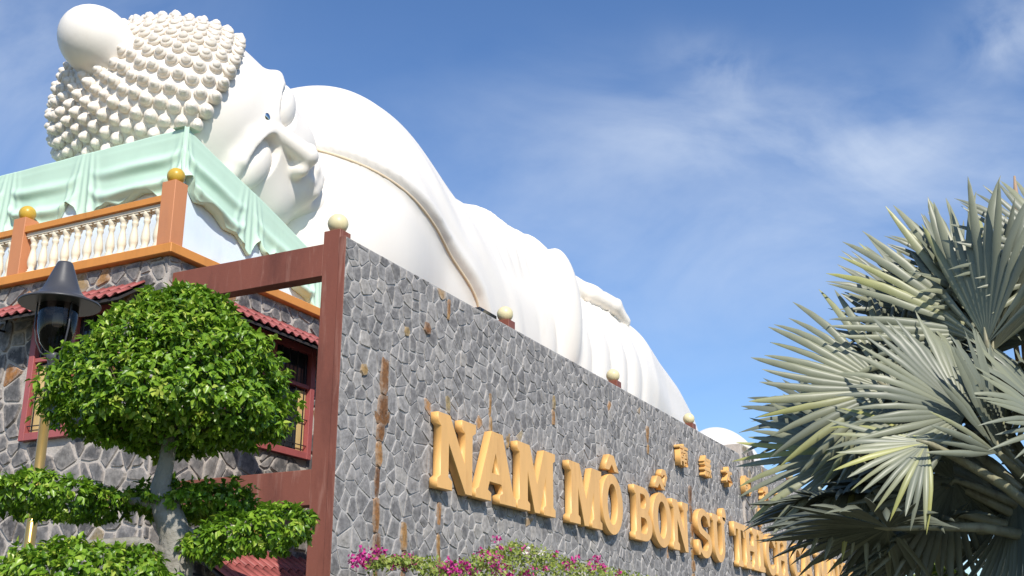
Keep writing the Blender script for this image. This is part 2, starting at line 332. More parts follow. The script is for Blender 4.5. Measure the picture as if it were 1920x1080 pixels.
def surface_nets(fun, lo, hi, h):
    n = [int(math.ceil((hi[i] - lo[i]) / h)) + 1 for i in range(3)]
    ax = [np.arange(n[i], dtype=np.float32) * h + lo[i] for i in range(3)]
    X, Y, Z = np.meshgrid(*ax, indexing='ij', sparse=True)
    Fv = np.broadcast_to(fun((X, Y, Z)), n).astype(np.float32)
    S = Fv < 0
    c = [m - 1 for m in n]
    acc = np.zeros(c + [3], np.float32); cnt = np.zeros(c, np.float32)
    for axis in range(3):
        sl0 = [slice(None)] * 3; sl1 = [slice(None)] * 3
        sl0[axis] = slice(0, -1); sl1[axis] = slice(1, None)
        a, b = Fv[tuple(sl0)], Fv[tuple(sl1)]
        idx = np.argwhere(S[tuple(sl0)] != S[tuple(sl1)])
        if len(idx) == 0: continue
        av, bv = a[tuple(idx.T)], b[tuple(idx.T)]
        p = idx.astype(np.float32); p[:, axis] += av / (av - bv)
        o1, o2 = [i for i in range(3) if i != axis]
        for d1 in (0, 1):
            for d2 in (0, 1):
                q = idx.copy(); q[:, o1] -= d1; q[:, o2] -= d2
                ok = (q[:, o1] >= 0) & (q[:, o2] >= 0) & (q[:, o1] < c[o1]) & (q[:, o2] < c[o2])
                qq = q[ok]
                np.add.at(acc, tuple(qq.T), p[ok]); np.add.at(cnt, tuple(qq.T), 1)
    cells = np.argwhere(cnt > 0)
    vid = -np.ones(c, np.int64); vid[tuple(cells.T)] = np.arange(len(cells))
    V = acc[tuple(cells.T)] / cnt[tuple(cells.T)][:, None] * h + np.array(lo, np.float32)
    faces = []
    for axis in range(3):
        sl0 = [slice(None)] * 3; sl1 = [slice(None)] * 3
        sl0[axis] = slice(0, -1); sl1[axis] = slice(1, None)
        s0, s1 = S[tuple(sl0)], S[tuple(sl1)]
        idx = np.argwhere(s0 != s1)
        o1, o2 = (axis + 1) % 3, (axis + 2) % 3
        ok = (idx[:, o1] > 0) & (idx[:, o2] > 0) & (idx[:, o1] < c[o1]) & (idx[:, o2] < c[o2])
        idx = idx[ok]
        inside = s0[tuple(idx.T)]
        def v(d1, d2):
            q = idx.copy(); q[:, o1] -= d1; q[:, o2] -= d2
            return vid[tuple(q.T)]
        Q = np.stack([v(1, 1), v(0, 1), v(0, 0), v(1, 0)], 1)
        Q[~inside] = Q[~inside][:, ::-1]
        faces.append(Q)
    return V, np.concatenate(faces)

# head, in units of half a head (x to the sides, y to the face, z to the crown)
HAIR_N = (0.0, -0.62, 0.80); 
def hairline(P):                                   # > 0 inside the hair
    x, y, z = P
    return z - (0.60 - 0.0 * y) + 0.75 * np.minimum(0.62 - y, 0.9) - 0.22 - 0.35 * x * x * (y > 0)
def _mm(a, b): return tuple(tuple(sum(a[i][k] * b[k][j] for k in range(3)) for j in range(3)) for i in range(3))
EYE_R = _mm(rotmat('z', -11), rotmat('y', 4))
def head_f(P):
    x, y, z = P
    ax_ = np.abs(x)
    M = (ax_, y, z)
    f = ell(P, (0, -0.13, 0.24), (0.985, 1.045, 0.92))
    cap_ = smax(ell(P, (0, -0.13, 0.26), (0.985, 1.085, 0.96)), -((y + 0.13) * HAIR_AX[1] + (z - 0.26) * HAIR_AX[2]) / 0.995 - 0.03, 0.05)
    f = smin(f, cap_, 0.03)
    f = smin(f, ell(P, (0, 0.22, -0.30), (0.77, 0.77, 0.80)), 0.2)
    f = smin(f, ell(M, (0.37, 0.56, -0.47), (0.35, 0.35, 0.36)), 0.18)         # cheeks
    f = smin(f, ell(P, (0, 0.80, -0.95), (0.27, 0.21, 0.17)), 0.15)            # chin
    f = smin(f, ell(P, (0, 0.36, -1.02), (0.56, 0.5, 0.24)), 0.18)             # under the chin
    f = smin(f, ell(P, (0, 0.80, -0.62), (0.33, 0.27, 0.25)), 0.12)            # muzzle
    # broad flat plate of the face at eye level
    f = smin(f, ell(P, (0, 0.36, -0.08), (0.90, 0.55, 0.62)), 0.14)
    # brow edge pushed a little forward
    f = smin(f, chain(M, [(0.10, 0.90, 0.12), (0.28, 0.89, 0.18), (0.52, 0.83, 0.175), (0.76, 0.68, 0.09)], [0.045, 0.05, 0.05, 0.045], 0.03), 0.15)
    # sockets cut under the brows, their upper edge is the brow line
    f = smax(f, -ell(M, (0.41, 1.10, 0.02), (0.375, 0.36, 0.185), EYE_R), 0.014)
    # lids: big half-closed bulges with a clean lower edge
    lid = ell(M, (0.395, 0.745, 0.0), (0.315, 0.195, 0.20), EYE_R)
    lid = smax(lid, -(z + 0.125 - 0.10 * (ax_ - 0.39) ** 2 * 10), 0.012)
    f = smin(f, lid, 0.010)
    # nose
    f = smin(f, cap(P, (0, 0.865, 0.15), (0, 1.10, -0.295), 0.080, 0.110), 0.035)
    f = smin(f, ell(M, (0.125, 1.02, -0.345), (0.085, 0.11, 0.078)), 0.06)
    f = smax(f, -ell(M, (0.105, 1.05, -0.43), (0.024, 0.03, 0.04)), 0.01)     # nostrils
    # lips
    up = chain(M, [(0, 1.015, -0.565), (0.07, 1.02, -0.555), (0.17, 0.965, -0.585), (0.265, 0.87, -0.615)], [0.045, 0.05, 0.042, 0.018], 0.03)
    lo = chain(M, [(0, 1.01, -0.695), (0.09, 0.995, -0.688), (0.18, 0.93, -0.658), (0.255, 0.87, -0.622)], [0.062, 0.06, 0.046, 0.018], 0.03)
    f = smin(f, up, 0.035)
    f = smin(f, lo, 0.035)
    f = smax(f, -ell(P, (0, 1.02, -0.80), (0.20, 0.07, 0.04)), 0.05)
    # long ears
    ear = ell(M, (0.83, -0.16, -0.22), (0.085, 0.17, 0.42), rotmat('x', 8))
    ear = smax(ear, -ell(M, (0.92, -0.14, -0.12), (0.07, 0.09, 0.2)), 0.04)
    ear = smin(ear, chain(M, [(0.80, -0.10, -0.5), (0.80, -0.06, -0.85)], [0.09, 0.075]), 0.06)
    f = smin(f, ear, 0.05)
    # neck
    f = smin(f, cap(P, (0, -0.15, -0.7), (0, -0.25, -1.7), 0.60, 0.66), 0.12)
    for zz, yy in ((-1.16, -0.17), (-1.36, -0.2)):
        rr = np.sqrt(x * x + (y - yy) ** 2)
        f = smax(f, -(np.sqrt((rr - 0.64) ** 2 + (z - zz) ** 2) - 0.035), 0.05)
    return f
def skull_f(P):
    return ell(P, (0, -0.10, 0.22), (0.84, 0.94, 0.86))

# body, in metres
ST = np.array(STATIONS, np.float64)
_sx = np.linspace(ST[0, 0], ST[-1, 0], 800)
def _smooth(v, w=17):
    k = np.hanning(w + 2)[1:-1]; k /= k.sum()
    return np.convolve(np.pad(v, w // 2, mode='edge'), k, 'valid')
_cols = [_smooth(np.interp(_sx, ST[:, 0], ST[:, i])) for i in range(1, 5)]
ROOF = 7.75
EDGE = np.array(ROBE_EDGE, np.float64)              # (z, x) of the robe's free edge across the chest
def robe_g(x, z):
    """signed distance to the robe's free edge, seen from the front (> 0: robe)"""
    best = None; sgn = None
    for i in range(len(EDGE) - 1):
        (z0, x0), (z1, x1) = EDGE[i], EDGE[i + 1]
        dx, dz = x1 - x0, z1 - z0
        t = np.clip(((x - x0) * dx + (z - z0) * dz) / (dx * dx + dz * dz), 0, 1)
        d = np.sqrt((x - x0 - t * dx) ** 2 + (z - z0 - t * dz) ** 2)
        best = d if best is None else np.minimum(best, d)
    return best * np.where(x > np.interp(z, EDGE[:, 0], EDGE[:, 1]), 1, -1)
def bump(t, a, b, s):
    return 1 / (1 + np.exp(-np.clip((t - a) / s, -40, 40))) / (1 + np.exp(np.clip((t - b) / s, -40, 40)))
def body_f(P):
    x, y, z = P
    xs = x.ravel() if x.ndim == 3 and x.shape[1] == 1 else x
    yc, ry, top, bot = [np.interp(x, _sx, c) for c in _cols]
    zc = (top + bot) / 2; rz = (top - bot) / 2
    p = 2.25
    f = ((np.abs(y - yc) / ry) ** p + (np.abs(z - zc) / rz) ** p) ** (1 / p) - 1
    f = f * np.minimum(ry, rz)
    f = smax(f, ST[0, 0] + 0.25 - x, 0.9)
    f = smax(f, x - ST[-1, 0] + 0.1, 0.6)
    f = smin(f, ell(P, (20.55, 15.2, 11.45), (2.95, 2.35, 3.15)), 0.6)              # shoulder mass
    f = smin(f, ell(P, (19.2, 13.9, 10.0), (2.1, 1.5, 2.2)), 1.0)              # chest
    # upper arm and forearm lying along the flank
    f = smin(f, chain(P, [(21.8, 14.9, 11.6), (25.6, 14.4, 12.1), (29.0, 14.3, 12.6)], [1.35, 1.15, 0.95], 0.4), 0.5)
    # robe: thicker layer above the free edge, with folds
    g = robe_g(x, z)
    m = 1 / (1 + np.exp(-np.clip(g / 0.07, -40, 40)))
    t = np.interp(z, [8, 11, 13.5], [0.20, 0.16, 0.12])
    d = m * t
    roll = np.exp(-((g - 0.20) / 0.17) ** 2) * 0.10
    d = d + roll * m
    low = bump(z, 4, 11.6, 0.5) * bump(g, 0.5, 4.2, 0.4)
    d = d + low * 0.065 * np.maximum(0, np.sin(2 * np.pi * (g + 0.15 * np.sin(z * 0.9) - .2) / (1.15 + .12 * g))) ** 1.3
    dr = bump(x, 27.6, 34.0, 0.35) * bump(z, 3, 12.2, 0.4) * bump(y, 5, 15.4, 0.3)
    u = x + 0.055 * (12.4 - z) ** 2 - 0.25 * (12.4 - z)
    d = d + dr * 0.14 * (np.abs(np.sin(np.pi * u / 1.15 + 0.3 * np.sin(z))) ** 0.8 - 0.3)
    sc = bump(x, 24.4, 28.8, 0.3) * bump(z, 12.0, 30, 0.3)
    d = d + sc * 0.09 * np.sin(2 * np.pi * (x + 0.35 * (z - 13.0) + 0.2 * y) / 0.7)
    sh = bump(x, 20.5, 25, 0.5) * bump(z, 11.0, 30, 0.5)
    d = d + sh * 0.035 * np.sin(2 * np.pi * (x + 0.9 * (z - 12.4)) / 1.6)
    lg = bump(x, 34.5, 43, 0.8) * bump(y, 5, 15.2, 0.4)
    d = d + lg * 0.03 * np.sin(2 * np.pi * (z + 0.22 * x) / 1.6)
    f = f - d
    # sleeve opening and hanging flap
    f = smin(f, ell(P, (28.7, 13.0, 11.2), (0.75, 0.65, 1.9), rotmat('y', -8)), 0.25)
    f = smin(f, ell(P, (28.75, 14.2, 12.95), (0.4, 0.8, 0.85), rotmat('y', -20)), 0.15)
    f = smax(f, -ell(P, (29.8, 14.25, 12.82), (0.75, 0.60, 0.48), rotmat('y', 18)), 0.1)
    # hand resting on the thigh
    HX, HZ = -2.2, -0.72
    hand = chain(P, [(30.8 + HX, 14.3, 13.5 + HZ), (33.1 + HX, 14.2, 13.72 + HZ), (34.1 + HX, 14.1, 13.72 + HZ)], [0.60, 0.48, 0.50], 0.2)
    hand = smin(hand, ell(P, (35.0 + HX, 14.05, 13.72 + HZ), (1.0, 0.80, 0.36), rotmat('y', 6)), 0.2)
    for k, (dy, L, z1) in enumerate(((-0.60, 37.0, 13.42), (-0.20, 37.6, 13.50), (0.20, 37.5, 13.58), (0.56, 37.1, 13.6))):
        fg = chain(P, [(35.5 + HX, 14.05 + dy * 0.85, 13.76 + HZ), (36.5 + HX, 14.05 + dy, 13.80 + HZ), (L + HX, 14.05 + dy * 1.05, z1 + 0.12 + HZ)], [0.24, 0.21, 0.16], 0.08)
        hand = smin(hand, fg, 0.07)
    th = chain(P, [(34.5 + HX, 13.5, 13.6 + HZ), (35.3 + HX, 13.05, 13.35 + HZ), (36.0 + HX, 12.9, 13.0 + HZ)], [0.26, 0.22, 0.16], 0.1)
    hand = smin(hand, th, 0.12)
    f = smin(f, hand, 0.10)
    # feet
    f = smin(f, ell(P, (50.0, 14.6, 9.3), (4.6, 1.5, 2.4)), 0.6)
    return smax(f, ROOF - 0.05 - z, 0.05)
# ---------------------------------------------------------------- ground
rng = random.Random(7)
g = MB(); g.add([(-600, -600, 0), (900, -600, 0), (900, 900, 0), (-600, 900, 0)], [(0, 1, 2, 3)])
tag(g.build('ground', MAT['ground']), kind='structure')

# ---------------------------------------------------------------- rubble stone facing
def clip_poly(poly, a, b, c):
    out = []; n = len(poly)
    for i in range(n):
        p, q = poly[i], poly[(i + 1) % n]
        dp = a * p[0] + b * p[1] - c; dq = a * q[0] + b * q[1] - c
        if dp <= 0: out.append(p)
        if (dp < 0 < dq) or (dq < 0 < dp):
            t = dp / (dp - dq); out.append((p[0] + t * (q[0] - p[0]), p[1] + t * (q[1] - p[1])))
    return out
def rubble(u0, u1, v0, v1, cell, seed, holes=(), gap=0.018):
    r = random.Random(seed); nu = int((u1 - u0) / cell) + 1; nv = int((v1 - v0) / cell) + 1
    S = {}
    for i in range(-2, nu + 2):
        for j in range(-2, nv + 2):
            if r.random() < 0.20: continue
            S[i, j] = (u0 + (i + .5 + r.uniform(-.52, .52)) * cell, v0 + (j + .5 + r.uniform(-.52, .52)) * cell)
    out = []
    for (i, j), p in S.items():
        if not (u0 - 1.2 * cell <= p[0] <= u1 + 1.2 * cell and v0 - 1.2 * cell <= p[1] <= v1 + 1.2 * cell): continue
        if any(a - .02 < p[0] < b + .02 and c - .02 < p[1] < d + .02 for a, b, c, d in holes): continue
        poly = [(p[0] - 2 * cell, p[1] - 2 * cell), (p[0] + 2 * cell, p[1] - 2 * cell), (p[0] + 2 * cell, p[1] + 2 * cell), (p[0] - 2 * cell, p[1] + 2 * cell)]
        for a, b_, c_ in ((-1, 0, -u0), (1, 0, u1), (0, -1, -v0), (0, 1, v1)): poly = clip_poly(poly, a, b_, c_) if len(poly) > 2 else poly
        if len(poly) < 3: continue
        poly = list(poly)
        for di in range(-2, 3):
            for dj in range(-2, 3):
                q = S.get((i + di, j + dj))
                if q is None or q == p: continue
                a, b = q[0] - p[0], q[1] - p[1]; L = math.hypot(a, b)
                poly = clip_poly(poly, a / L, b / L, ((q[0] ** 2 + q[1] ** 2) - (p[0] ** 2 + p[1] ** 2)) / 2 / L - gap * r.uniform(.6, 1.5))
                if len(poly) < 3: break
            if len(poly) < 3: break
        for a, b, c, d in holes:                               # keep clear of an opening: cut on the nearest side
            if len(poly) < 3: break
            if p[0] <= a and max(x for x, y in poly) > a and c - cell < p[1] < d + cell and min(y for x, y in poly) < d and max(y for x, y in poly) > c: poly = clip_poly(poly, 1, 0, a)
            elif p[0] >= b and min(x for x, y in poly) < b and c - cell < p[1] < d + cell and min(y for x, y in poly) < d and max(y for x, y in poly) > c: poly = clip_poly(poly, -1, 0, -b)
            elif p[1] <= c and a - cell < p[0] < b + cell: poly = clip_poly(poly, 0, 1, c)
            elif p[1] >= d and a - cell < p[0] < b + cell: poly = clip_poly(poly, 0, -1, -d)
        if len(poly) < 3: continue
        area = abs(sum(poly[k][0] * poly[(k + 1) % len(poly)][1] - poly[(k + 1) % len(poly)][0] * poly[k][1] for k in range(len(poly)))) / 2
        if area < 0.10 * cell * cell: continue
        out.append(poly)
    return out
def stone_mb(mb, poly, org, eu, ev, en, r, depth=0.03, tint=None):
    n = len(poly); pts = []
    for k in range(n):                                        # knock the corners off
        p, q = poly[k], poly[(k + 1) % n]; t = r.uniform(.05, .17)
        if math.hypot(q[0] - p[0], q[1] - p[1]) < 0.05: pts.append(((p[0] + q[0]) / 2, (p[1] + q[1]) / 2)); continue
        pts.append((p[0] + t * (q[0] - p[0]), p[1] + t * (q[1] - p[1]))); pts.append((q[0] + t * (p[0] - q[0]), q[1] + t * (p[1] - q[1])))
    cx = sum(p[0] for p in pts) / len(pts); cy = sum(p[1] for p in pts) / len(pts)
    h = depth * r.uniform(.55, 1.3); tx, ty = r.uniform(-.06, .06), r.uniform(-.06, .06); sc = r.uniform(.88, .95)
    P = lambda u, v, w: org + u * eu + v * ev + w * en
    vs = [P(u, v, -0.012) for u, v in pts]
    for u, v in pts:
        du, dv = (u - cx) * (sc + r.uniform(-.04, .04)), (v - cy) * (sc + r.uniform(-.04, .04))
        vs.append(P(cx + du, cy + dv, max(.006, h + du * tx + dv * ty)))
    m = len(pts); vs.append(P(cx + r.uniform(-.02, .02), cy + r.uniform(-.02, .02), h + .004))
    fs = [(k, (k + 1) % m, m + (k + 1) % m, m + k) for k in range(m)] + [(m + k, m + (k + 1) % m, 2 * m) for k in range(m)]
    mb.rim += [1.0] * m + [r.uniform(.55, .95) for _ in range(m)] + [r.uniform(-.25, .15)]
    mb.tv = r.random() if tint is None else tint
    mb.add(vs, fs)
    return P(cx, cy, 0)
def in_view(p, margin=30):
    d = Vector(p) - CP; z = d.dot(CF)
    if z < 1: return None
    x = 960 + 2160 * d.dot(CR) / z; y = 540 - 2160 * d.dot(CU) / z
    return (x, y, z) if -margin < x < 1920 + margin and -margin < y < 1080 + margin else None
def face_stones(polys, org, eu, ev, en, mat, parent, seed, limit, depth=.03, tints=None, hidden=lambda x, y: False):
    """the stones that show largest one by one, the rest joined"""
    r = random.Random(seed); org, eu, ev, en = map(Vector, (org, eu, ev, en))
    items = []
    for p in polys:
        cu = sum(a for a, b in p) / len(p); cv = sum(b for a, b in p) / len(p); w = org + cu * eu + cv * ev
        s = in_view(w); ok = s is not None and not hidden(s[0], s[1])
        items.append((0 if ok else 1, (w - CP).length, p, cu, cv))
    items.sort(key=lambda t: (t[0], t[1]))
    rest = MB()
    for k, (o, d, p, cu, cv) in enumerate(items):
        tv = tints(cu, cv) if tints else None
        if k < limit and o == 0:
            mb = MB(); stone_mb(mb, p, org, eu, ev, en, r, depth, tv); mb.build('stone', mat, parent, tint=True)
        else: stone_mb(rest, p, org, eu, ev, en, r, depth, tv)
    if rest.v: tag(rest.build('stone_facing', mat, parent, tint=True), kind='stuff')

# ---------------------------------------------------------------- the long lettered wall
WX0, WX1, WT = 12.575, 56.0, 7.40
wall = thing('stone_wall', 'long grey rubble stone wall with brown posts and pale balls along its top', 'wall', (12.57, 9.1, 0))
c = MB(); c.box(WX0, WX1, 9.0, 9.08, 0, WT); c.build('mortar_core', MAT['mortar'], wall)
def wall_tint(u, v):
    t = rng.random()
    return t * 0.87 if rng.random() > 0.004 else rng.uniform(.9, 1)
polys = rubble(WX0 + .01, WX1, 0.02, WT - .005, 0.205, 11, gap=0.0045)
face_stones(polys, (0, 9.0, 0), (1, 0, 0), (0, 0, 1), (0, -1, 0), MAT['stone'], wall, 3, 300, .014, wall_tint, lambda x, y: x < 620 or x > 1390)
# stacked rust-coloured stones that run down the face like stems
for (x, z1, z0, w) in ((13.66, 5.88, 4.9, .15), (13.60, 4.9, 2.2, .085), (14.35, 3.6, 2.4, .07), (15.5, 7.30, 6.95, .05), (16.97, 6.05, 5.28, .045), (19.54, 6.52, 5.95, .055), (24.65, 6.85, 6.2, .07),
                       (27.5, 5.88, 3.4, .10), (15.32, 4.0, 3.0, .06), (33.9, 6.2, 5.2, .08), (15.55, 5.70, 5.42, .06), (17.6, 5.33, 5.2, .05)):
    z = z1; ox = 0
    while z > z0:
        h = rng.uniform(.22, .55); zb = max(z0, z - h); ww = w * rng.uniform(.75, 1.3); o = rng.uniform(-.25, .25) * w
        poly = [(x + o - ww * rng.uniform(.6, 1), zb - .02), (x + o + ww * rng.uniform(.2, .6), zb - .03), (x + o + ww * rng.uniform(.7, 1), zb + .06), (x + o + ww * rng.uniform(.8, 1.1), zb + h * .5), (x + o + ww * rng.uniform(.6, 1), z - .01), (x + o - ww * rng.uniform(.1, .5), z), (x + o - ww * rng.uniform(.7, 1), z - .05), (x + o - ww * rng.uniform(.9, 1.2), zb + h * .4)]
        mb = MB(); stone_mb(mb, poly, Vector((0, 9.0, 0)), Vector((1, 0, 0)), Vector((0, 0, 1)), Vector((0, -1, 0)), rng, .036)
        mb.build('rust_stone', MAT['rust'], wall, tint=True); z = zb
for k, (u, v) in enumerate(((14.25, 6.42), (14.85, 6.62), (13.15, 5.58))):
    s_ = rng.uniform(.075, .11); poly = [(u + s_ * math.cos(a) * rng.uniform(.8, 1.1), v + 1.2 * s_ * math.sin(a) * rng.uniform(.8, 1.1)) for a in (0.2, 1.2, 2.3, 3.4, 4.3, 5.4)]
    mb = MB(); stone_mb(mb, poly, Vector((0, 9.0, 0)), Vector((1, 0, 0)), Vector((0, 0, 1)), Vector((0, -1, 0)), rng, .03); mb.build('rust_stone', MAT['rust'], wall, tint=True)
PX = [12.57, 17.85, 23.1, 28.35, 33.6, 38.85, 44.1, 49.35]
for k, x in enumerate(PX):
    p = MB(); p.bbox(x, x + .26, 9.083, 9.37, 0, 7.53 if k == 0 else 7.60, .008)
    if k == 0: p.bbox(12.558, 12.5735, 8.976, 9.0829, 0, 7.40, .003)
    po = p.build('post', MAT['brown'], wall)
    b = MB(); b.ball((x + .13, 9.225, (7.53 if k == 0 else 7.60) + .135), .15); b.build('finial_ball', MAT['ball'], po)
    for zt, zb in ((7.345, 6.86), (4.12, 3.64)):
        b = MB(); b.bbox(x + .01, x + .24, 9.372, 12.19, zb, zt, .008); b.build('beam', MAT['brown'], wall)
# the thicker pier near the far end of the view
p = MB(); p.bbox(32.25, 33.55, 8.94, 9.5, 0, 7.70, .01)
pier = p.build('pier', MAT['mortar2'], wall)
polys = rubble(32.28, 33.52, 2.0, 7.66, 0.30, 19)
mb = MB()
for q in polys: stone_mb(mb, q, Vector((0, 8.94, 0)), Vector((1, 0, 0)), Vector((0, 0, 1)), Vector((0, -1, 0)), rng, .03, rng.uniform(.2, .93))
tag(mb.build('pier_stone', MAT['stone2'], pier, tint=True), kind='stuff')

# flood light on the wall's back edge
fl = thing('floodlight', 'small black box floodlight on top of the grey stone wall', 'floodlight', (17.6, 9.42, 7.4))
m = MB(); m.bbox(17.35, 18.0, 9.40, 9.62, 7.50, 7.74, .02); m.build('housing', MAT['black'], fl)
m = MB(); m.box(17.4, 17.95, 9.392, 9.40, 7.53, 7.71); m.build('front_glass', MAT['pane'], fl)
m = MB(); m.box(17.5, 17.54, 9.44, 9.58, 7.2, 7.50); m.box(17.8, 17.84, 9.44, 9.58, 7.2, 7.50); m.build('bracket', MAT['black'], fl)

# ---------------------------------------------------------------- lettering
def arc(cx, cy, rx, ry, a0, a1, n=14):
    return [(cx + rx * math.cos(R_(a0 + (a1 - a0) * i / n)), cy + ry * math.sin(R_(a0 + (a1 - a0) * i / n))) for i in range(n + 1)]
def stroke(pts, wid):
    P = [Vector(p) for p in pts]; n = len(P); l = []; r = []
    for i in range(n):
        d = (P[min(i + 1, n - 1)] - P[max(i - 1, 0)]).normalized(); nn = Vector((-d.y, d.x)); w = wid[i] if isinstance(wid, list) else wid
        l.append(tuple(P[i] + nn * w / 2)); r.append(tuple(P[i] - nn * w / 2))
    return l + r[::-1]
STEM = lambda x0, x1, y0=.17, y1=.83: None
G = {
 'N': ([(0,0),(.38,0),(.38,.12),(.28,.17),(.28,.62),(.73,0),(.91,0),(.91,.83),(1,.88),(1,1),(.62,1),(.62,.88),(.71,.83),(.71,.40),(.30,1),(0,1),(0,.88),(.08,.83),(.08,.17),(0,.12)], []),
 'A': ([(0,0),(.37,0),(.37,.11),(.29,.15),(.33,.27),(.62,.27),(.66,.15),(.58,.11),(.58,0),(1,0),(1,.11),(.93,.15),(.65,1),(.37,1),(.07,.15),(0,.11)], [[(.38,.40),(.475,.70),(.57,.40)]]),
 'M': ([(0,0),(.32,0),(.32,.11),(.26,.15),(.26,.60),(.44,0),(.57,0),(.74,.60),(.74,.15),(.68,.11),(.68,0),(1,0),(1,.11),(.94,.15),(.94,.85),(1,.89),(1,1),(.69,1),(.505,.44),(.31,1),(0,1),(0,.89),(.06,.85),(.06,.15),(0,.11)], []),
 'O': (arc(.5,.5,.5,.53,0,350,35), [arc(.5,.5,.24,.36,0,350,35)]),
 'B': ([(0,0)] + arc(.56,.28,.44,.28,-90,62,12) + arc(.54,.765,.38,.235,-48,90,12) + [(0,1),(0,.88),(.09,.84),(.09,.16),(0,.12)], [[(.34,.13)] + arc(.54,.28,.18,.15,-90,90,8) + [(.34,.43)], [(.34,.60)] + arc(.52,.735,.15,.135,-90,90,8) + [(.34,.87)]]),
 'U': ([(0,1),(0,.88),(.09,.84)] + arc(.5,.36,.41,.39,180,360,16) + [(.91,.84),(1,.88),(1,1),(.62,1),(.62,.88),(.71,.84)] + arc(.53,.36,.18,.23,360,180,12) + [(.35,.84),(.44,.88),(.44,1)], []),
 'T': ([(.28,0),(.72,0),(.72,.11),(.62,.15),(.62,.85),(.83,.85),(.88,.68),(1,.68),(1,1),(0,1),(0,.68),(.12,.68),(.17,.85),(.38,.85),(.38,.15),(.28,.11)], []),
 'H': ([(0,0),(.42,0),(.42,.11),(.33,.15),(.33,.43),(.67,.43),(.67,.15),(.58,.11),(.58,0),(1,0),(1,.11),(.92,.15),(.92,.85),(1,.89),(1,1),(.58,1),(.58,.89),(.67,.85),(.67,.57),(.33,.57),(.33,.85),(.42,.89),(.42,1),(0,1),(0,.89),(.08,.85),(.08,.15),(0,.11)], []),
 'I': ([(0,0),(1,0),(1,.11),(.78,.15),(.78,.85),(1,.89),(1,1),(0,1),(0,.89),(.22,.85),(.22,.15),(0,.11)], []),
 'P': ([(0,0),(.46,0),(.46,.11),(.34,.15),(.34,.42)] + arc(.54,.71,.42,.29,-90,90,14) + [(0,1),(0,.88),(.09,.84),(.09,.15),(0,.11)], [[(.34,.56)] + arc(.53,.71,.17,.15,-90,90,8) + [(.34,.86)]]),
 'S': ([(.03,.02),(.13,.02),(.2,.09)] + arc(.52,.28,.46,.30,-115,45,12) + arc(.46,.72,.20,.14,235,130,8) + arc(.5,.72,.27,.16,100,20,6) + [(.80,.68),(.92,.68),(.92,.98),(.82,.98),(.77,.93)] + arc(.46,.71,.43,.31,60,228,12) + arc(.52,.28,.22,.15,40,-110,10) + arc(.50,.30,.30,.20,-120,-165,5) + [(.14,.33),(.03,.33)], []),
 'C': (arc(.54,.5,.54,.53,62,300,26) + [(.93,.10),(.97,.24),(.88,.28)] + arc(.56,.5,.29,.36,310,50,20) + [(.86,.70),(.97,.70),(.97,1),(.88,1),(.83,.94)], []),
 '^': ([(.12,0),(.36,0),(.5,.14),(.64,0),(.88,0),(.62,.34),(.38,.34)], []),
 '?': (stroke([(.0,.26),(.10,.36),(.26,.36),(.34,.26),(.24,.16),(.2,.04)], [.12,.14,.14,.14,.13,.11]), []),
 'o': (arc(.5,.5,.5,.5,0,345,14), []),
 '/': ([(0,0),(.35,0),(1,.8),(.5,1)], []),
}
def glyph(name, ch, x, w, z, h, y=8.965, depth=.14, parent=None, mat='letter', label=None):
    out, holes = G[ch]
    cu = bpy.data.curves.new(name, 'CURVE'); cu.dimensions = '2D'; cu.fill_mode = 'BOTH'
    for ring in [out] + holes:
        sp = cu.splines.new('POLY'); sp.points.add(len(ring) - 1); sp.use_cyclic_u = True
        for q, (a, b) in zip(sp.points, ring): q.co = (a * w, b * h, 0, 1)
    cu.extrude = depth / 2 - .006; cu.bevel_depth = .006; cu.bevel_resolution = 0; cu.offset = -.002
    tmp = bpy.data.objects.new('tmp', cu); me = bpy.data.meshes.new_from_object(tmp)
    bpy.data.objects.remove(tmp); bpy.data.curves.remove(cu)
    me.name = name
    me.transform(Matrix.Translation((x, y - depth / 2, z)) @ Matrix.Rotation(R_(90), 4, 'X'))
    o = link(name, me, MAT[mat], parent)
    if label: o['label'] = label
    return o
sign = thing('wall_lettering', 'large gold relief letters reading NAM MÔ BỔN SƯ THÍCH on the stone wall', 'lettering', (15.0, 8.96, 4.17))
ZB, LH = 4.165, 1.15
LINE = [('N', 14.98, 1.20), ('A', 16.19, 1.44), ('M', 17.68, 1.55), ('M', 19.86, 1.58), ('O', 21.46, 1.12), ('B', 23.26, 1.06), ('O', 24.38, 1.23), ('N', 25.70, 1.15), ('S', 27.50, 1.15), ('U', 28.74, 1.14),
        ('T', 30.68, 1.0), ('H', 31.70, 1.30), ('I', 33.04, .62), ('C', 33.85, 1.15), ('H', 35.1, 1.3), ('C', 37.1, 1.2), ('A', 38.4, 1.4), ('M', 40.5, 1.55), ('A', 42.15, 1.4), ('U', 43.65, 1.2),
        ('N', 45.5, 1.2), ('I', 46.8, .62), ('P', 48.1, 1.1), ('H', 49.3, 1.3), ('A', 50.7, 1.4), ('T', 52.2, 1.1)]
for ch, x, w in LINE: glyph('letter', ch, x, w, ZB, LH, parent=sign, label='gold letter ' + ch)
for (ch, x, w, z, h) in (('^', 21.52, 1.0, 5.42, .95), ('^', 24.42, .95, 5.44, .80), ('?', 25.05, .95, 5.50, .95), ('o', 29.62, .36, 5.22, .34), ('o', 33.3, .40, 5.46, .38), ('^', 42.35, 1.0, 5.42, .95), ('^', 50.9, 1.0, 5.42, .95), ('o', 51.25, .26, 3.75, .26)):
    glyph('accent', ch, x, w, z, h, parent=sign)
glyph('accent', '/', 33.5, .01 + .3, 5.80, .2, parent=sign)
csign = thing('chinese_lettering', 'upper row of small gold relief Chinese characters on the stone wall', 'lettering', (26.4, 8.96, 6.2))
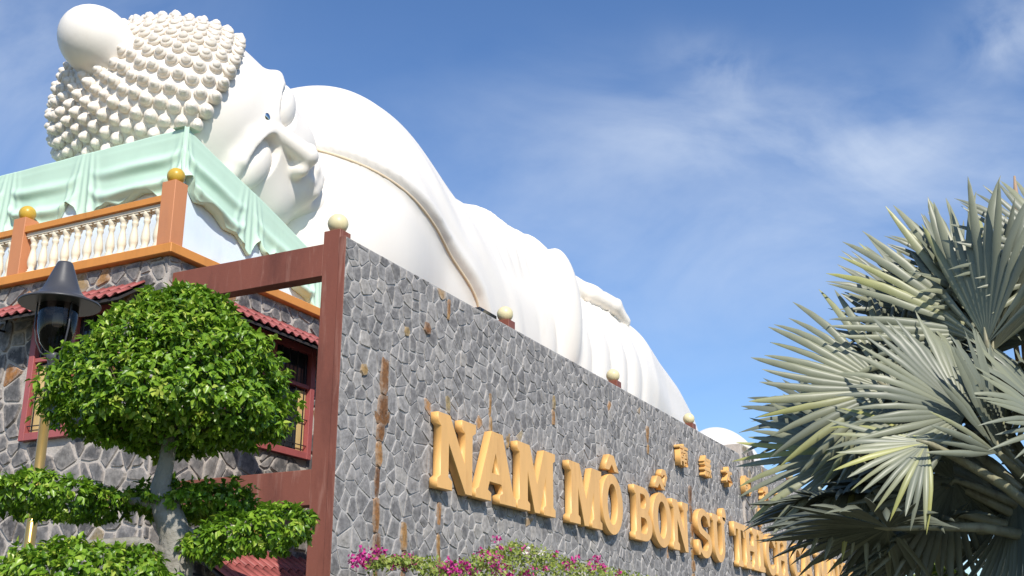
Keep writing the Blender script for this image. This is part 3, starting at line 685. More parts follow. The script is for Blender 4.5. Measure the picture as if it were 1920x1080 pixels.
for k, ch in enumerate('南無本師釋迦牟尼佛'):
    fc = bpy.data.curves.new('character', 'FONT'); fc.body = ch; fc.size = .86; fc.extrude = .07; fc.offset = .02; fc.bevel_depth = .004; fc.align_x = 'LEFT'
    tmp = bpy.data.objects.new('tmp', fc); me = bpy.data.meshes.new_from_object(tmp); bpy.data.objects.remove(tmp); bpy.data.curves.remove(fc)
    me.name = 'character'
    if len(me.vertices):
        co = np.zeros(len(me.vertices) * 3, np.float32); me.vertices.foreach_get('co', co); co = co.reshape(-1, 3)
        w0, w1, h0, h1 = co[:, 0].min(), co[:, 0].max(), co[:, 1].min(), co[:, 1].max()
        co[:, 0] = (co[:, 0] - w0) / (w1 - w0) * .62; co[:, 1] = (co[:, 1] - h0) / (h1 - h0) * .54
        me.vertices.foreach_set('co', co.ravel())
    me.transform(Matrix.Translation((26.42 + 1.88 * k, 8.895, 6.21)) @ Matrix.Rotation(R_(90), 4, 'X'))
    link('character', me, MAT['letter'], csign)

def bld_tint(u, v):
    return rng.random() * .84 if rng.random() > .07 else rng.uniform(.86, 1)
# ---------------------------------------------------------------- the building under the statue
BX, BY, ROOFZ = 12.5, 12.2, 7.60
bld = thing('shrine_building', 'stone faced building with red framed windows, tiled awnings and orange roof slab', 'building', (BX, BY, 0))
c = MB(); c.box(BX, 56, BY, 20, 0, ROOFZ); walls = c.build('mortar_wall', MAT['mortar2'], bld)
WIN_L = (13.05, 14.88, 4.93, 6.95); WIN_R = (13.95, 16.20, 5.0, 6.98)
pl = rubble(BY + .01, 18.5, 2.2, ROOFZ - .01, .27, 5, [WIN_L], gap=.016)
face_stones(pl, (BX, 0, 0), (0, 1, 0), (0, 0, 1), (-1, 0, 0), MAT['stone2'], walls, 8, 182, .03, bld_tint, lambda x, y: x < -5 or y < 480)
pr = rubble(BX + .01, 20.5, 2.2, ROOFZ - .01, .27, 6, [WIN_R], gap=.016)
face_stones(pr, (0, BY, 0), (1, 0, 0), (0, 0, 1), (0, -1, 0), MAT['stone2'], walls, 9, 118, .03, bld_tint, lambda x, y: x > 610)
s = MB(); s.bbox(12.36, 56.2, 12.06, 20.2, ROOFZ + .002, 7.76, .012); s.build('roof_slab', MAT['orange'], bld)

def window(face, a0, a1, z0, z1):
    """face 'L' lies in x = BX and opens to -x, face 'R' lies in y = BY and opens to -y"""
    def bx(mb, a, b, d0, d1, c, d, ch=.006):                    # d: distance out from the wall
        if face == 'L': mb.bbox(BX - d1, BX - d0, a, b, c, d, ch)
        else: mb.bbox(a, b, BY - d1, BY - d0, c, d, ch)
    w = .12; m = MB()
    bx(m, a0, a0 + w, .002, .11, z0, z1); bx(m, a1 - w, a1, .002, .11, z0, z1); bx(m, a0 + w, a1 - w, .002, .105, z0, z0 + w); bx(m, a0 + w, a1 - w, .002, .105, z1 - w, z1)
    mid = (a0 + a1) / 2; bx(m, mid - .045, mid + .045, .002, .09, z0 + w, z1 - w); bx(m, a0 + w, a1 - w, .002, .085, z0 + (z1 - z0) * .62, z0 + (z1 - z0) * .62 + .07)
    fr = m.build('window', MAT['frame'], bld)
    m = MB(); bx(m, a0 + w, a1 - w, .004, .012, z0 + w, z1 - w, .001); m.build('pane', MAT['pane'], fr)
    for s0, s1 in ((a0 + w + .02, a0 + w + .22), (a1 - w - .22, a1 - w - .02)):
        m = MB(); bx(m, s0, s1, .013, .022, z0 + w + .01, z0 + (z1 - z0) * .60, .002); m.build('curtain', MAT['curtain'], fr)
    n = 9
    for k in range(n):
        x = a0 + w + (a1 - a0 - 2 * w) * (k + .5) / n
        m = MB(); bx(m, x - .009, x + .009, .045, .063, z0 + w, z1 - w, .002); m.build('grille_bar', MAT['black'], fr)
    m = MB()
    for zz in (z0 + w + .10, z0 + w + .55): bx(m, a0 + w, a1 - w, .064, .078, zz, zz + .016, .002)
    m.build('grille_rail', MAT['black'], fr)
window('L', *WIN_L); window('R', *WIN_R)

def awning(face, a0, a1, zt, zo, out):
    P = (lambda a, d, z: (BX - d, a, z)) if face == 'L' else (lambda a, d, z: (a, BY - d, z))
    m = MB(); b = lambda d: zt + (zo - zt) * d / out
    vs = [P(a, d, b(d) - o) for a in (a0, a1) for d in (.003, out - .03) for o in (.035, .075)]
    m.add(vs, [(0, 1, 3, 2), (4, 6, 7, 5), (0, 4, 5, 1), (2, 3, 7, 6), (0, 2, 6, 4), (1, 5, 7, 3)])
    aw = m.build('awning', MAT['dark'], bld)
    n = max(1, round((a1 - a0) / .21)); rows = 2; w = (a1 - a0) / n
    wave = lambda t: .030 * math.sin(2 * math.pi * t) + .004
    base = None
    for r_ in range(rows):
        d0 = out * r_ / rows; d1 = out * (r_ + 1) / rows + (.0 if r_ == rows - 1 else .03)
        lift0, lift1 = .0, .022
        for k in range(n):
            q = MB(); N_ = 8; vs = []
            for th in (0, .014):
                for (d, lf) in ((max(d0, .004), lift0), (d1, lift1)):
                    for i in range(N_ + 1): vs.append(P(a0 + w * (k + i / N_), d, b(d) + lf + wave(i / N_) - th + .012))
            K = N_ + 1; fs = []
            for i in range(N_):
                fs += [(i, i + 1, K + i + 1, K + i), (2 * K + i, 3 * K + i, 3 * K + i + 1, 2 * K + i + 1), (K + i, K + i + 1, 3 * K + i + 1, 3 * K + i), (i, 2 * K + i, 2 * K + i + 1, i + 1)]
            fs += [(0, K, 3 * K, 2 * K), (N_, 2 * K + N_, 3 * K + N_, K + N_)]
            q.add(vs, fs, True); q.build('roof_tile', MAT['tile'], aw)
    for a in (a0 + .12, a1 - .12):
        q = MB(); q.tube([P(a, .01, b(0) - .42), P(a, out - .08, b(out - .08) - .08)], .018, 6); q.tube([P(a, .012, b(0) - .08), P(a, .012, b(0) - .46)], .018, 6); q.build('bracket', MAT['black'], aw)
awning('L', 12.62, 15.75, 7.24, 6.86, .56)
awning('R', 13.55, 18.2, 7.25, 6.86, .58)
awning('R', 13.35, 18.2, 3.35, 2.75, .95)

# ---------------------------------------------------------------- balustrade on the roof edge
bal = thing('balustrade', 'terracotta roof balustrade with cream balusters and mustard gold balls', 'balustrade', (12.5, 12.2, 7.76))
PY = [(12.12, 8.82), (15.40, 8.78), (18.68, 8.78)]
for y, zt in PY:
    m = MB(); m.bbox(12.385, 12.665, y, y + .28, 7.762, zt, .008); po = m.build('post', MAT['post'], bal)
    m = MB(); m.ball((12.525, y + .14, zt + .12), .142); m.build('finial_ball', MAT['gold'], po)
for (y0, _), (y1, _) in zip(PY[:-1], PY[1:]):
    y0 += .281; y1 -= .001
    m = MB(); m.bbox(12.40, 12.65, y0, y1, 8.50, 8.61, .006); m.build('top_rail', MAT['orange'], bal)
    m = MB(); m.bbox(12.45, 12.60, y0, y1, 8.43, 8.498, .004); m.build('lower_rail', MAT['cream'], bal)
    n = 12
    for k in range(n):
        y = y0 + (y1 - y0) * (k + .5) / n
        m = MB(); m.lathe([(.075, 0), (.075, .05), (.055, .06), (.06, .09), (.045, .11), (.068, .17), (.075, .22), (.066, .30), (.047, .40), (.040, .47), (.055, .50), (.055, .53), (.045, .55), (.06, .58), (.07, .61), (.07, .666)], (12.525, y, 7.762), 12)
        o = m.build('baluster', MAT['cream'], bal)
        m = MB()                                                # stepped bracket over each baluster
        m.box(12.462, 12.588, y - .10, y + .10, 8.40, 8.429); m.build('capital', MAT['cream'], o)

# ---------------------------------------------------------------- the giant pillow
pil = thing('stone_pillow', 'huge pale blue pillow with mint green draped cloth under the statue head', 'pillow', (13.0, 12.6, 7.76))
PXL, PYF, PYB = 13.01, 12.60, 18.4
TOP = lambda x: np.interp(x, [13.01, 13.68, 15.16, 16.41, 19.8], [10.11, 9.91, 9.52, 9.13, 8.0])
m = MB(); xs = [13.07, 14.2, 15.4, 16.6, 18, 19.7]
vs = [(x, y, z) for x in xs for y in (PYF + .06, PYB - .06) for z in (7.762, float(TOP(x)) - .05)]
fs = []
for i in range(len(xs) - 1):
    a = i * 4; b = a + 4
    fs += [(a, b, b + 1, a + 1), (a + 2, a + 3, b + 3, b + 2), (a + 1, b + 1, b + 3, a + 3), (a, a + 2, b + 2, b)]
fs += [(0, 1, 3, 2), (len(vs) - 4, len(vs) - 2, len(vs) - 1, len(vs) - 3)]
m.add(vs, fs); m.build('pillow_base', MAT['blue'], pil)
def drape(P, u0, u1, top, hem, gathers, nu=360, nv=60):
    """cloth hanging on a face: swags between gather points, rolled hem"""
    us = np.linspace(u0, u1, nu); vs = []; hs = np.interp(us, [h[0] for h in hem], [h[1] for h in hem])
    k = np.hanning(7); k /= k.sum(); hs = np.convolve(np.pad(hs, 3, mode='edge'), k, 'valid')
    for i, u in enumerate(us):
        t = float(top(u)); h = float(hs[i])
        j = max(0, min(len(gathers) - 2, sum(1 for gq in gathers if gq <= u) - 1)); a, b = gathers[j], gathers[j + 1]; s = min(1, max(0, (u - a) / (b - a)))
        for q in range(nv):
            v = q / (nv - 1); z = t + (h - t) * v; dep = t - z
            sag = 1 - (2 * s - 1) ** 4
            w = (dep - .12) / (.50 + .57 * sag)
            sg = max(0., min(1, sag * 1.35 - .3)) ** 1.4
            vary = .45 + .55 * math.sin(2.6 * s + j * 2.2 + .6) ** 2
            ridge = (.5 + .5 * math.sin(2 * math.pi * (w * 2.3 + .25) + .8 * math.sin(3 * s))) ** 2.2
            amp = .15 * min(1, max(0, w * 1.5)) * sg * vary
            du = min((u - gq for gq in gathers), key=abs)
            fan_ = .10 + .12 * v
            pl = sum(k_ * math.exp(-((du - c_ * fan_) / (.045 + .02 * v)) ** 2) for c_, k_ in ((-1.9, .02), (-.9, .045), (.1, .03), (1.0, .05), (2.0, .025))) * min(1, .15 + 1.2 * v)
            d = .02 + ridge * amp + pl + .03 * math.sin(2.3 * u + 1.5 * v) * v + .05 * v ** 8
            vs.append(P(u, d, z) if q else P(u, -.25, t + .004))
    n = len(vs); fs = [(i * nv + q, (i + 1) * nv + q, (i + 1) * nv + q + 1, i * nv + q + 1) for i in range(nu - 1) for q in range(nv - 1)]
    inner = []
    for i, u in enumerate(us): inner.append(P(u, -.01, float(hs[i]) + .005))
    fs2 = [(i * nv + nv - 1, (i + 1) * nv + nv - 1, n + i + 1, n + i) for i in range(nu - 1)]
    mm = MB(); mm.add(vs + inner, fs + fs2, True)
    return mm
hemL = [(12.55, 9.10), (12.8, 9.16), (13.0, 8.86), (13.2, 9.04), (13.44, 9.06), (13.9, 8.93), (14.2, 9.02), (14.42, 8.98), (14.6, 8.84), (14.80, 8.78), (15.0, 9.10), (15.2, 9.24), (15.35, 8.96), (15.5, 8.80), (15.75, 8.88), (15.92, 9.10), (16.25, 8.95), (16.55, 8.78), (16.81, 8.94), (17.0, 9.16), (17.2, 8.95), (17.6, 8.86), (18.0, 9.05), (18.4, 8.95)]
drape(lambda u, d, z: (PXL + .04 - d, u, z), 12.56, PYB, lambda u: 10.115, hemL, [12.5, 14.85, 16.75, 18.5]).build('side_drape', MAT['green'], pil)
hemR = [(12.95, 9.20), (13.13, 9.24), (13.22, 9.0), (13.36, 8.87), (13.58, 8.90), (13.85, 8.82), (14.1, 8.66), (14.42, 8.66), (14.58, 8.54), (14.78, 8.38), (14.92, 8.66), (15.02, 8.78), (15.15, 8.58), (15.36, 8.50), (15.5, 8.70), (15.7, 8.52), (16.07, 8.18), (16.48, 8.1), (16.7, 7.86), (16.9, 7.85), (17.05, 8.15), (17.4, 7.95), (19.6, 7.8)]
drape(lambda u, d, z: (u, PYF + .04 - d, z), 12.97, 19.6, lambda u: float(TOP(u)) + .005, hemR, [12.9, 14.75, 16.8, 19.7]).build('front_drape', MAT['green'], pil)
m = MB(); xs = np.linspace(13.12, 19.7, 24); vs = []
for x in xs: vs += [(x, PYF + .12, float(TOP(x)) - .004), (x, PYB, float(TOP(x)) - .004)]
m.add(vs, [(2 * i, 2 * i + 2, 2 * i + 3, 2 * i + 1) for i in range(23)], True); m.build('top_cloth', MAT['green'], pil)

# ---------------------------------------------------------------- the reclining statue
def body_front(x, z):
    ys = np.arange(11.3, 15.4, .01); v = body_f((np.full(len(ys), x), ys, np.full(len(ys), z)))
    return float(ys[np.argmax(v < 0)])
HS, HC = HEAD_S, HEAD_C
HR = np.array(HEAD_R)
st = thing('reclining_statue', 'colossal white reclining Buddha statue with snail shell curls above the stone wall', 'statue', (20, 15.2, 7.76))
V, F = surface_nets(body_f, (16.0, 11.2, 7.6), (55.6, 18.2, 14.8), 0.095)
body_o = link('robed_body', np_mesh('robed_body', V, F, True), MAT['statue'], st)
hp = []
for i in range(60):
    t = i / 59; z = 11.61 - 3.0 * t ** 1.5; x = float(np.interp(z, EDGE[:, 0], EDGE[:, 1])); hp.append((x - .012, z))
pts = [Vector((x, body_front(x, z) + .015, z)) for x, z in hp]
for _ in range(3): pts = [pts[0]] + [(pts[i - 1] + pts[i] * 2 + pts[i + 1]) / 4 for i in range(1, len(pts) - 1)] + [pts[-1]]
m = MB(); m.tube(pts, .042, 8); m.build('robe_hem', MAT['hem'], st)
V, F = surface_nets(head_f, (-1.08, -1.30, -1.75), (1.08, 1.32, 1.28), 0.0135)
# ease the mesh: a little smoothing keeps the carved edges but removes stepping
V = (V @ HR.T) * HS + np.array(HC)
head_o = link('head', np_mesh('head', V, F, True), MAT['statue'], st)
def hw(p): return Vector((HR @ np.array(p)) * HS + np.array(HC))
# topknot: smooth egg rising from the crown
m = MB(); n = 40
ush_c = np.array(USH[0]); ush_d = np.array(USH[1]); ush_d = ush_d / np.linalg.norm(ush_d)
prof = [(0.001, .47)] + [(USH[2] * math.cos(R_(a)), .12 + .35 * math.sin(R_(a)) ) for a in range(80, -1, -10)] + [(USH[2] * 1.0, -.05), (USH[2] * 1.0, -.19), (USH[2] * 1.08, -.30), (USH[2] * 1.35, -.42)]
m.lathe([(r, z) for r, z in prof[::-1]], (0, 0, 0), n)
q = Vector(ush_d).to_track_quat('Z', 'Y').to_matrix()
uv = [hw(np.array(q @ Vector(p)) + ush_c) for p in m.v]; m.v = [tuple(p) for p in uv]
m.build('topknot', MAT['statue'], head_o)
# one snail-shell curl, then copies over the skull
def curl_mesh():
    n, rows = 20, 26; vs = []; fs = []
    for i in range(rows + 1):
        t = i / rows
        for k in range(n):
            a = k / n; tt = t * 2.9 - a; fr = tt - math.floor(tt)
            env = max(0, 1 - t ** 1.9) ** .6 * (1 - .12 * t)
            R = env * .146 * (.76 + .24 * math.sin(math.pi * fr) ** .55) if i < rows else .0005
            vs.append((R * math.cos(2 * math.pi * a), R * math.sin(2 * math.pi * a), -.05 + .225 * t))
    for i in range(rows):
        for k in range(n):
            k2 = (k + 1) % n; fs.append((i * n + k, i * n + k2, (i + 1) * n + k2, (i + 1) * n + k))
    me = np_mesh('hair_curl', np.array(vs) , np.array(fs), True); me.materials.append(MAT['curl']); return me
cm = curl_mesh(); count = 0
HN = np.array(HAIR_AX); HN = HN / np.linalg.norm(HN)
e1 = np.array([1.0, 0, 0]); e2 = np.cross(HN, e1)
skc = np.array([0, -.13, .26]); skr = np.array([.985, 1.085, .96])
rows = 14; r = random.Random(4)
cand = []
for i in range(rows):
    th = R_(HAIR_TH) * (1 - i / (rows - .2))                           # polar angle from the hair axis
    nn = max(1, int(round(2 * math.pi * math.sin(th) * .88 / .130)))
    for k in range(nn):
        ph = 2 * math.pi * (k + (.5 if i % 2 else 0)) / nn
        d = math.cos(th) * HN + math.sin(th) * (math.cos(ph) * e1 + math.sin(ph) * e2)
        tt = 1 / math.sqrt(((d / skr) ** 2).sum()); p = skc + d * tt
        nrm = (p - skc) / skr ** 2; nrm /= np.linalg.norm(nrm)
        v = p - ush_c; ax = v @ ush_d
        if ax > -.6 and np.linalg.norm(v - ax * ush_d) < USH[2] * .93: continue
        wp = hw(p); wn = Vector(HR @ nrm)
        if wp.z < TOP(wp.x) - .25 and wp.y > PYF: continue           # buried in the pillow
        cand.append((wp, wn))
# those turned to the camera first; the far side keeps the rest
cand.sort(key=lambda t: (CP - t[0]).normalized().dot(t[1]), reverse=True)
rest = MB()
for j, (wp, wn) in enumerate(cand):
    if j < 298:
        o = bpy.data.objects.new('hair_curl', cm); COL.objects.link(o); o.parent = head_o; o.matrix_parent_inverse = Matrix.Identity(4)
        s_ = HS * r.uniform(.46, .52)
        o.matrix_local = Matrix.Translation(wp - abs_loc(head_o)) @ wn.to_track_quat('Z', 'Y').to_matrix().to_4x4() @ Matrix.Rotation(r.uniform(0, 6.28), 4, 'Z') @ Matrix.Diagonal((s_, s_, s_ * r.uniform(.9, 1.15), 1))
        count += 1
m = MB(); m.ball((0, 0, 0), 1, 16, 10)
m.v = [tuple(hw((p[0] * .042, .935 + p[1] * .018, .225 + p[2] * .048))) for p in m.v]; m.build('forehead_jewel', MAT['jewel'], head_o)
# ---------------------------------------------------------------- street lamp
LX, LY = 5.56, 6.43
lamp = thing('street_lamp', 'street lamp with charcoal bell shaped hood and golden pole behind the topiary tree', 'street lamp', (LX, LY, 0))
m = MB(); m.lathe([(.065, 0), (.065, .5), (.045, .55), (.038, 2.0), (.034, 3.26)], (LX, LY, 0), 20); m.build('pole', MAT['brass'], lamp)
m = MB(); m.lathe([(.026, 3.26), (.026, 3.62), (.036, 3.64), (.05, 3.68), (.042, 3.70)], (LX, LY, 0), 18); m.build('neck', MAT['lampgrey'], lamp)
m = MB(); zt = 4.375
hood = [(0.2803, 4.055), (0.2777, 4.068), (0.2136, 4.095), (0.1646, 4.125), (0.1335, 4.165), (0.1113, 4.215), (0.0890, 4.28), (0.0694, 4.33), (0.0587, 4.36), (.052, zt), (.001, zt + .002)]
inn = [(0.2670, 4.055), (0.2092, 4.08), (0.1602, 4.10), (0.1513, 4.08), (0.0009, 4.085)]
m.lathe(hood, (LX, LY, 0), 40); m.lathe(inn[::-1], (LX, LY, 0), 40)
m.lathe([(0.2777, 4.050), (0.2830, 4.056), (0.2812, 4.064)], (LX, LY, 0), 40); m.build('hood', MAT['lampgrey'], lamp)
m = MB(); m.lathe([(0.0178, 3.70), (0.0623, 3.72), (0.1024, 3.77), (0.1264, 3.85), (0.1353, 3.93), (0.1335, 4.02), (0.1317, 4.075)], (LX, LY, 0), 32); m.build('globe', MAT['globe'], lamp)
m = MB(); m.lathe([(.032, 3.90), (.036, 3.91), (.036, 3.97), (.034, 3.99)], (LX, LY, 0), 16); bo = m.build('bulb', MAT['bulb'], lamp)
m = MB(); m.lathe([(.03, 3.99), (.03, 4.07)], (LX, LY, 0), 12); m.build('socket', MAT['black'], bo)
for a in (20, 140, 260):
    ca, sa = math.cos(R_(a)), math.sin(R_(a))
    m = MB(); m.tube([(LX + q * ca, LY + q * sa, z) for q, z in ((.03, 3.66), (.09, 3.70), (.128, 3.78), (.147, 3.88), (.147, 4.08))], .006, 6); m.build('cage_arm', MAT['lampgrey'], lamp)

# ---------------------------------------------------------------- leaves as real faces
def leaves_mesh(name, P, D, Nn, L, W, droop, tint):
    """P base points, D leaf directions, Nn leaf normals, arrays of length / width"""
    D = D / np.linalg.norm(D, axis=1, keepdims=True); S = np.cross(D, Nn); S /= np.linalg.norm(S, axis=1, keepdims=True) + 1e-9; U = np.cross(S, D)
    L = L[:, None]; W = W[:, None]; dr = droop[:, None]
    b = P; mc = P + D * L * .42 - U * W * .13; ml = P + D * L * .38 + S * W * .5 + U * W * .10; mr = P + D * L * .38 - S * W * .5 + U * W * .10
    tc = P + D * L * .76 - U * (W * .10 + dr * L * .10); tl = P + D * L * .74 + S * W * .27 - U * dr * L * .06; tr = P + D * L * .74 - S * W * .27 - U * dr * L * .06
    tip = P + D * L * 1.0 - U * dr * L * .28
    V = np.stack([b, mc, ml, mr, tc, tl, tr, tip], 1).reshape(-1, 3)
    T = np.array([(0, 1, 2), (0, 3, 1), (2, 1, 5), (1, 4, 5), (1, 3, 6), (1, 6, 4), (5, 4, 7), (4, 6, 7)])
    n = len(P); F = (np.arange(n)[:, None, None] * 8 + T[None]).reshape(-1, 3)
    return np_mesh(name, V, F, True, {'tint': np.repeat(tint, 8)})
nr = np.random.default_rng(12)
def pad(name, c, r, n, mat, parent, leaf=(.050, .030), lump=.16, flat=-.55, seed=1, inner=.72, tilt=None, dome=False, clump=15):
    """a clipped cloud of leaves: shell of a lumpy flattened ellipsoid"""
    g = np.random.default_rng(seed)
    d = g.normal(size=(int(n * 1.6), 3)); d /= np.linalg.norm(d, axis=1, keepdims=True)
    d[:, 2] = np.where(d[:, 2] < flat, flat * g.random(len(d)) ** .4, d[:, 2])
    ph = g.random((9, 3)) * 6.28; kf = g.normal(size=(9, 3)) * 4.2
    lum = sum(np.sin(d @ kf[i] + ph[i, 0]) for i in range(9)) / 9 * 1.6
    keep = g.random(len(d)) < np.clip(.62 + .5 * lum, .12, 1)
    d = d[keep][:n]; lum = lum[keep][:n]
    rad = (inner + (1.02 - inner) * g.random(len(d)) ** .55) * (1 + lump * lum)
    r = np.array(r)
    if dome:                                                  # bell shape: flat below, sides sloping to a rounded top
        th = np.arctan2(d[:, 1], d[:, 0]); hh = g.random(len(d)) ** 1.15; under = g.random(len(d)) < .13
        rho = (1 - hh ** 2.1) ** .66 * rad * (1 + .06 * np.sin(3 * th + 1.1) + .05 * np.sin(9 * hh + 2 * th)); zz = hh * (.94 + .06 * rad)
        rho = np.where(under, np.sqrt(g.random(len(d))) * .97, rho); zz = np.where(under, -.06 + .08 * g.random(len(d)) + .04 * np.sin(5 * th), zz)
        P = np.stack([np.cos(th) * rho, np.sin(th) * rho, zz], 1) * r; d = np.stack([np.cos(th) * (1 - hh * .6), np.sin(th) * (1 - hh * .6), np.where(under, -.4, .15 + .9 * hh)], 1)
    else: P = d * r * rad[:, None]
    if tilt is not None: P[:, 2] += P[:, 0] * tilt[0] + P[:, 1] * tilt[1]
    if clump:                                                 # leaves gather in sprigs, leaving dark gaps
        k = max(4, len(P) // clump); C0 = P[g.choice(len(P), k, replace=False)]
        near = np.empty(len(P), int)
        for i in range(0, len(P), 2000): near[i:i + 2000] = np.argmin(((P[i:i + 2000, None] - C0[None]) ** 2).sum(2), 1)
        pull = g.uniform(.15, .75, len(P))[:, None]; P = P + (C0[near] - P) * pull + np.array([0, 0, -.012]) * (1 - pull)
        lum = lum + g.normal(size=k)[near] * .8; P = P + d / np.linalg.norm(d, axis=1, keepdims=True) * (g.normal(size=k)[near] * .019)[:, None]
    nrm = d / r; nrm /= np.linalg.norm(nrm, axis=1, keepdims=True)
    D = nrm * .55 + g.normal(size=d.shape) * .55 + np.array([0, 0, -.55]); 
    up = nrm * .9 + np.array([0, 0, .55]) + g.normal(size=d.shape) * .38
    L = leaf[0] * g.uniform(.7, 1.2, len(d)); W = leaf[1] * g.uniform(.75, 1.2, len(d))
    tint = np.clip(.42 + .16 * lum + g.normal(size=len(d)) * .20 + .12 * (rad - .85) * 3, 0, 1)
    tint = np.where(g.random(len(d)) < .035, g.uniform(.85, 1, len(d)), tint)
    me = leaves_mesh(name, P + np.array(c), D, up, L, W, g.uniform(.3, 1.5, len(d)), tint)
    return tag(link(name, me, mat, parent), kind='stuff')

# ---------------------------------------------------------------- the cloud pruned tree
tree = thing('topiary_tree', 'cloud pruned topiary tree with big domed crown above flat leaf pads', 'tree', (5.3, 4.88, 0))
trunk = MB()
trunk.tube([(5.38, 4.84, 0), (5.36, 4.85, .9), (5.34, 4.86, 1.7), (5.30, 4.88, 2.1), (5.28, 4.90, 2.35), (5.235, 4.945, 2.5), (5.20, 4.97, 2.62), (5.215, 4.955, 2.78), (5.225, 4.945, 3.0), (5.2, 4.98, 3.3)],
           [.14, .11, .10, .095, .092, .084, .060, .046, .042, .03], 14)
tk = trunk.build('trunk', MAT['bark'], tree)
def branch(pts, rad): b = MB(); b.tube(pts, rad, 8); return b.build('branch', MAT['bark'], tree)
branch([(5.23, 4.94, 2.50), (5.12, 5.06, 2.53), (4.95, 5.2, 2.50)], [.035, .024, .015])
branch([(5.28, 4.90, 2.33), (5.42, 4.72, 2.36), (5.55, 4.55, 2.42)], [.05, .035, .02])
branch([(5.28, 4.90, 2.2), (5.05, 4.98, 2.28), (4.75, 5.1, 2.25)], [.05, .035, .02])
branch([(5.22, 4.96, 2.55), (5.42, 4.95, 2.62), (5.58, 4.95, 2.6)], [.04, .03, .02])
for k in range(16):
    a = k / 16 * 6.28; rr = rng.uniform(.35, .6)
    b = MB(); b.tube([(5.2, 4.98, 2.88 + .02 * (k % 5)), (5.2 + .5 * rr * math.cos(a), 4.98 + .5 * rr * math.sin(a), 2.98 + rng.uniform(-.03, .08)), (5.2 + rr * math.cos(a), 4.98 + rr * math.sin(a), 3.05 + rng.uniform(-.06, .3))], [.018, .012, .005], 5)
    b.build('twig', MAT['twig'], tree)
pad('leaf_crown', (5.225, 4.93, 3.0), (.675, .675, .85), 16500, MAT['ficus'], tree, leaf=(.051, .031), seed=22, lump=.20, inner=.80, dome=True, clump=22)
pad('leaf_crown', (5.225, 4.93, 3.06), (.5, .5, .66), 3500, MAT['ficus'], tree, leaf=(.054, .032), seed=29, lump=.1, inner=.7, dome=True)
pad('leaf_crown', (5.22, 4.95, 2.96), (.42, .42, .10), 1800, MAT['ficus'], tree, leaf=(.055, .033), seed=31, flat=-.9, lump=.3)
PADLEAF = dict(leaf=(.050, .030), lump=.22)
pad('leaf_pad', (4.78, 5.40, 2.53), (.47, .40, .115), 3300, MAT['ficus'], tree, seed=23, flat=-.8, **PADLEAF)
pad('leaf_pad', (4.72, 4.98, 2.09), (.52, .46, .15), 4200, MAT['ficus'], tree, seed=24, flat=-.8, **PADLEAF)
pad('leaf_pad', (5.55, 4.55, 2.36), (.40, .36, .135), 3000, MAT['ficus'], tree, seed=25, flat=-.8, tilt=(.16, -.16), **PADLEAF)
pad('leaf_pad', (5.52, 4.98, 2.58), (.38, .38, .10), 3000, MAT['ficus'], tree, seed=26, flat=-.8, **PADLEAF)

# ---------------------------------------------------------------- fan palm
def at(x, y, d): 
    v = px_dir(x, y); return CP + v * (d / math.hypot(v.x, v.y))
palm = thing('fan_palm', 'silver leaved fan palm with large pleated fans before the stone wall', 'palm tree', tuple(at(2010, 1080, 9.6).xy) + (0,))
pb = at(2030, 1040, 9.6)
b = MB(); b.tube([(pb.x, pb.y, 0), (pb.x, pb.y, 1.5), (pb.x, pb.y, pb.z - .1)], [.26, .22, .20], 16); b.build('trunk', MAT['bark'], palm)
def fan(hub, axis, face, rad, span, n=38, seed=1, cup=.25, curl=.35, split=.50, tint=.5, width=1.12, mat='bismarck'):
    """pleated fan leaf: wedge segments joined near the hub, free and tapering towards the tips"""
    g = random.Random(seed); hub = Vector(hub); a = Vector(axis).normalized(); nn = Vector(face); nn = (nn - nn.dot(a) * a).normalized(); bb = a.cross(nn)
    vs = []; fs = []; ts = []
    step = R_(span) / n
    for k in range(n):
        if g.random() < .04: continue
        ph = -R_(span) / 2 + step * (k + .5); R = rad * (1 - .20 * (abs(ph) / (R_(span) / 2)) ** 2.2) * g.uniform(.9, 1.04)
        t0 = min(1, max(0, min(tint, .68) + g.uniform(-.2, .18) + .3 * g.random() ** 9)); jd = g.uniform(-.05, .05); jb = g.uniform(-.07, .14); sp = split * g.uniform(.88, 1.12)
        rows = [(.02, 1, 0), (.16, 1, .5), (sp * .72, 1, .9), (sp, 1.0, 1), (sp + (1 - sp) * .30, .98, 1.2), (sp + (1 - sp) * .62, .76, 1.2), (sp + (1 - sp) * .86, .42, 1), (1.0, .04, .6)]
        base = len(vs)
        for (t, w, fold) in rows:
            r_ = R * t; free = max(0, (t - sp) / (1 - sp))
            half = step / 2 * w * (1 if t <= sp else sp / t * 1.0) * width
            bend = -cup * r_ * (1 - math.cos(ph * .9)) + -curl * rad * t * t * (.45 + .55 * abs(ph) / (R_(span) / 2)) - jb * rad * free * free
            pa = ph + jd * free
            for s_, lift in ((-1, 0), (0, 1), (1, 0)):
                q = pa + s_ * half
                hgt = lift * fold * half * r_ * (1.05 if t > sp else .75)
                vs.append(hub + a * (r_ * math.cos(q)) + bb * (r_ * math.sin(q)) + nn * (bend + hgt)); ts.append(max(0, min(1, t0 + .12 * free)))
        for i in range(len(rows) - 1):
            o = base + i * 3; fs += [(o, o + 1, o + 4, o + 3), (o + 1, o + 2, o + 5, o + 4)]
    return np_mesh('frond', [tuple(v) for v in vs], fs, False, {'tint': ts})
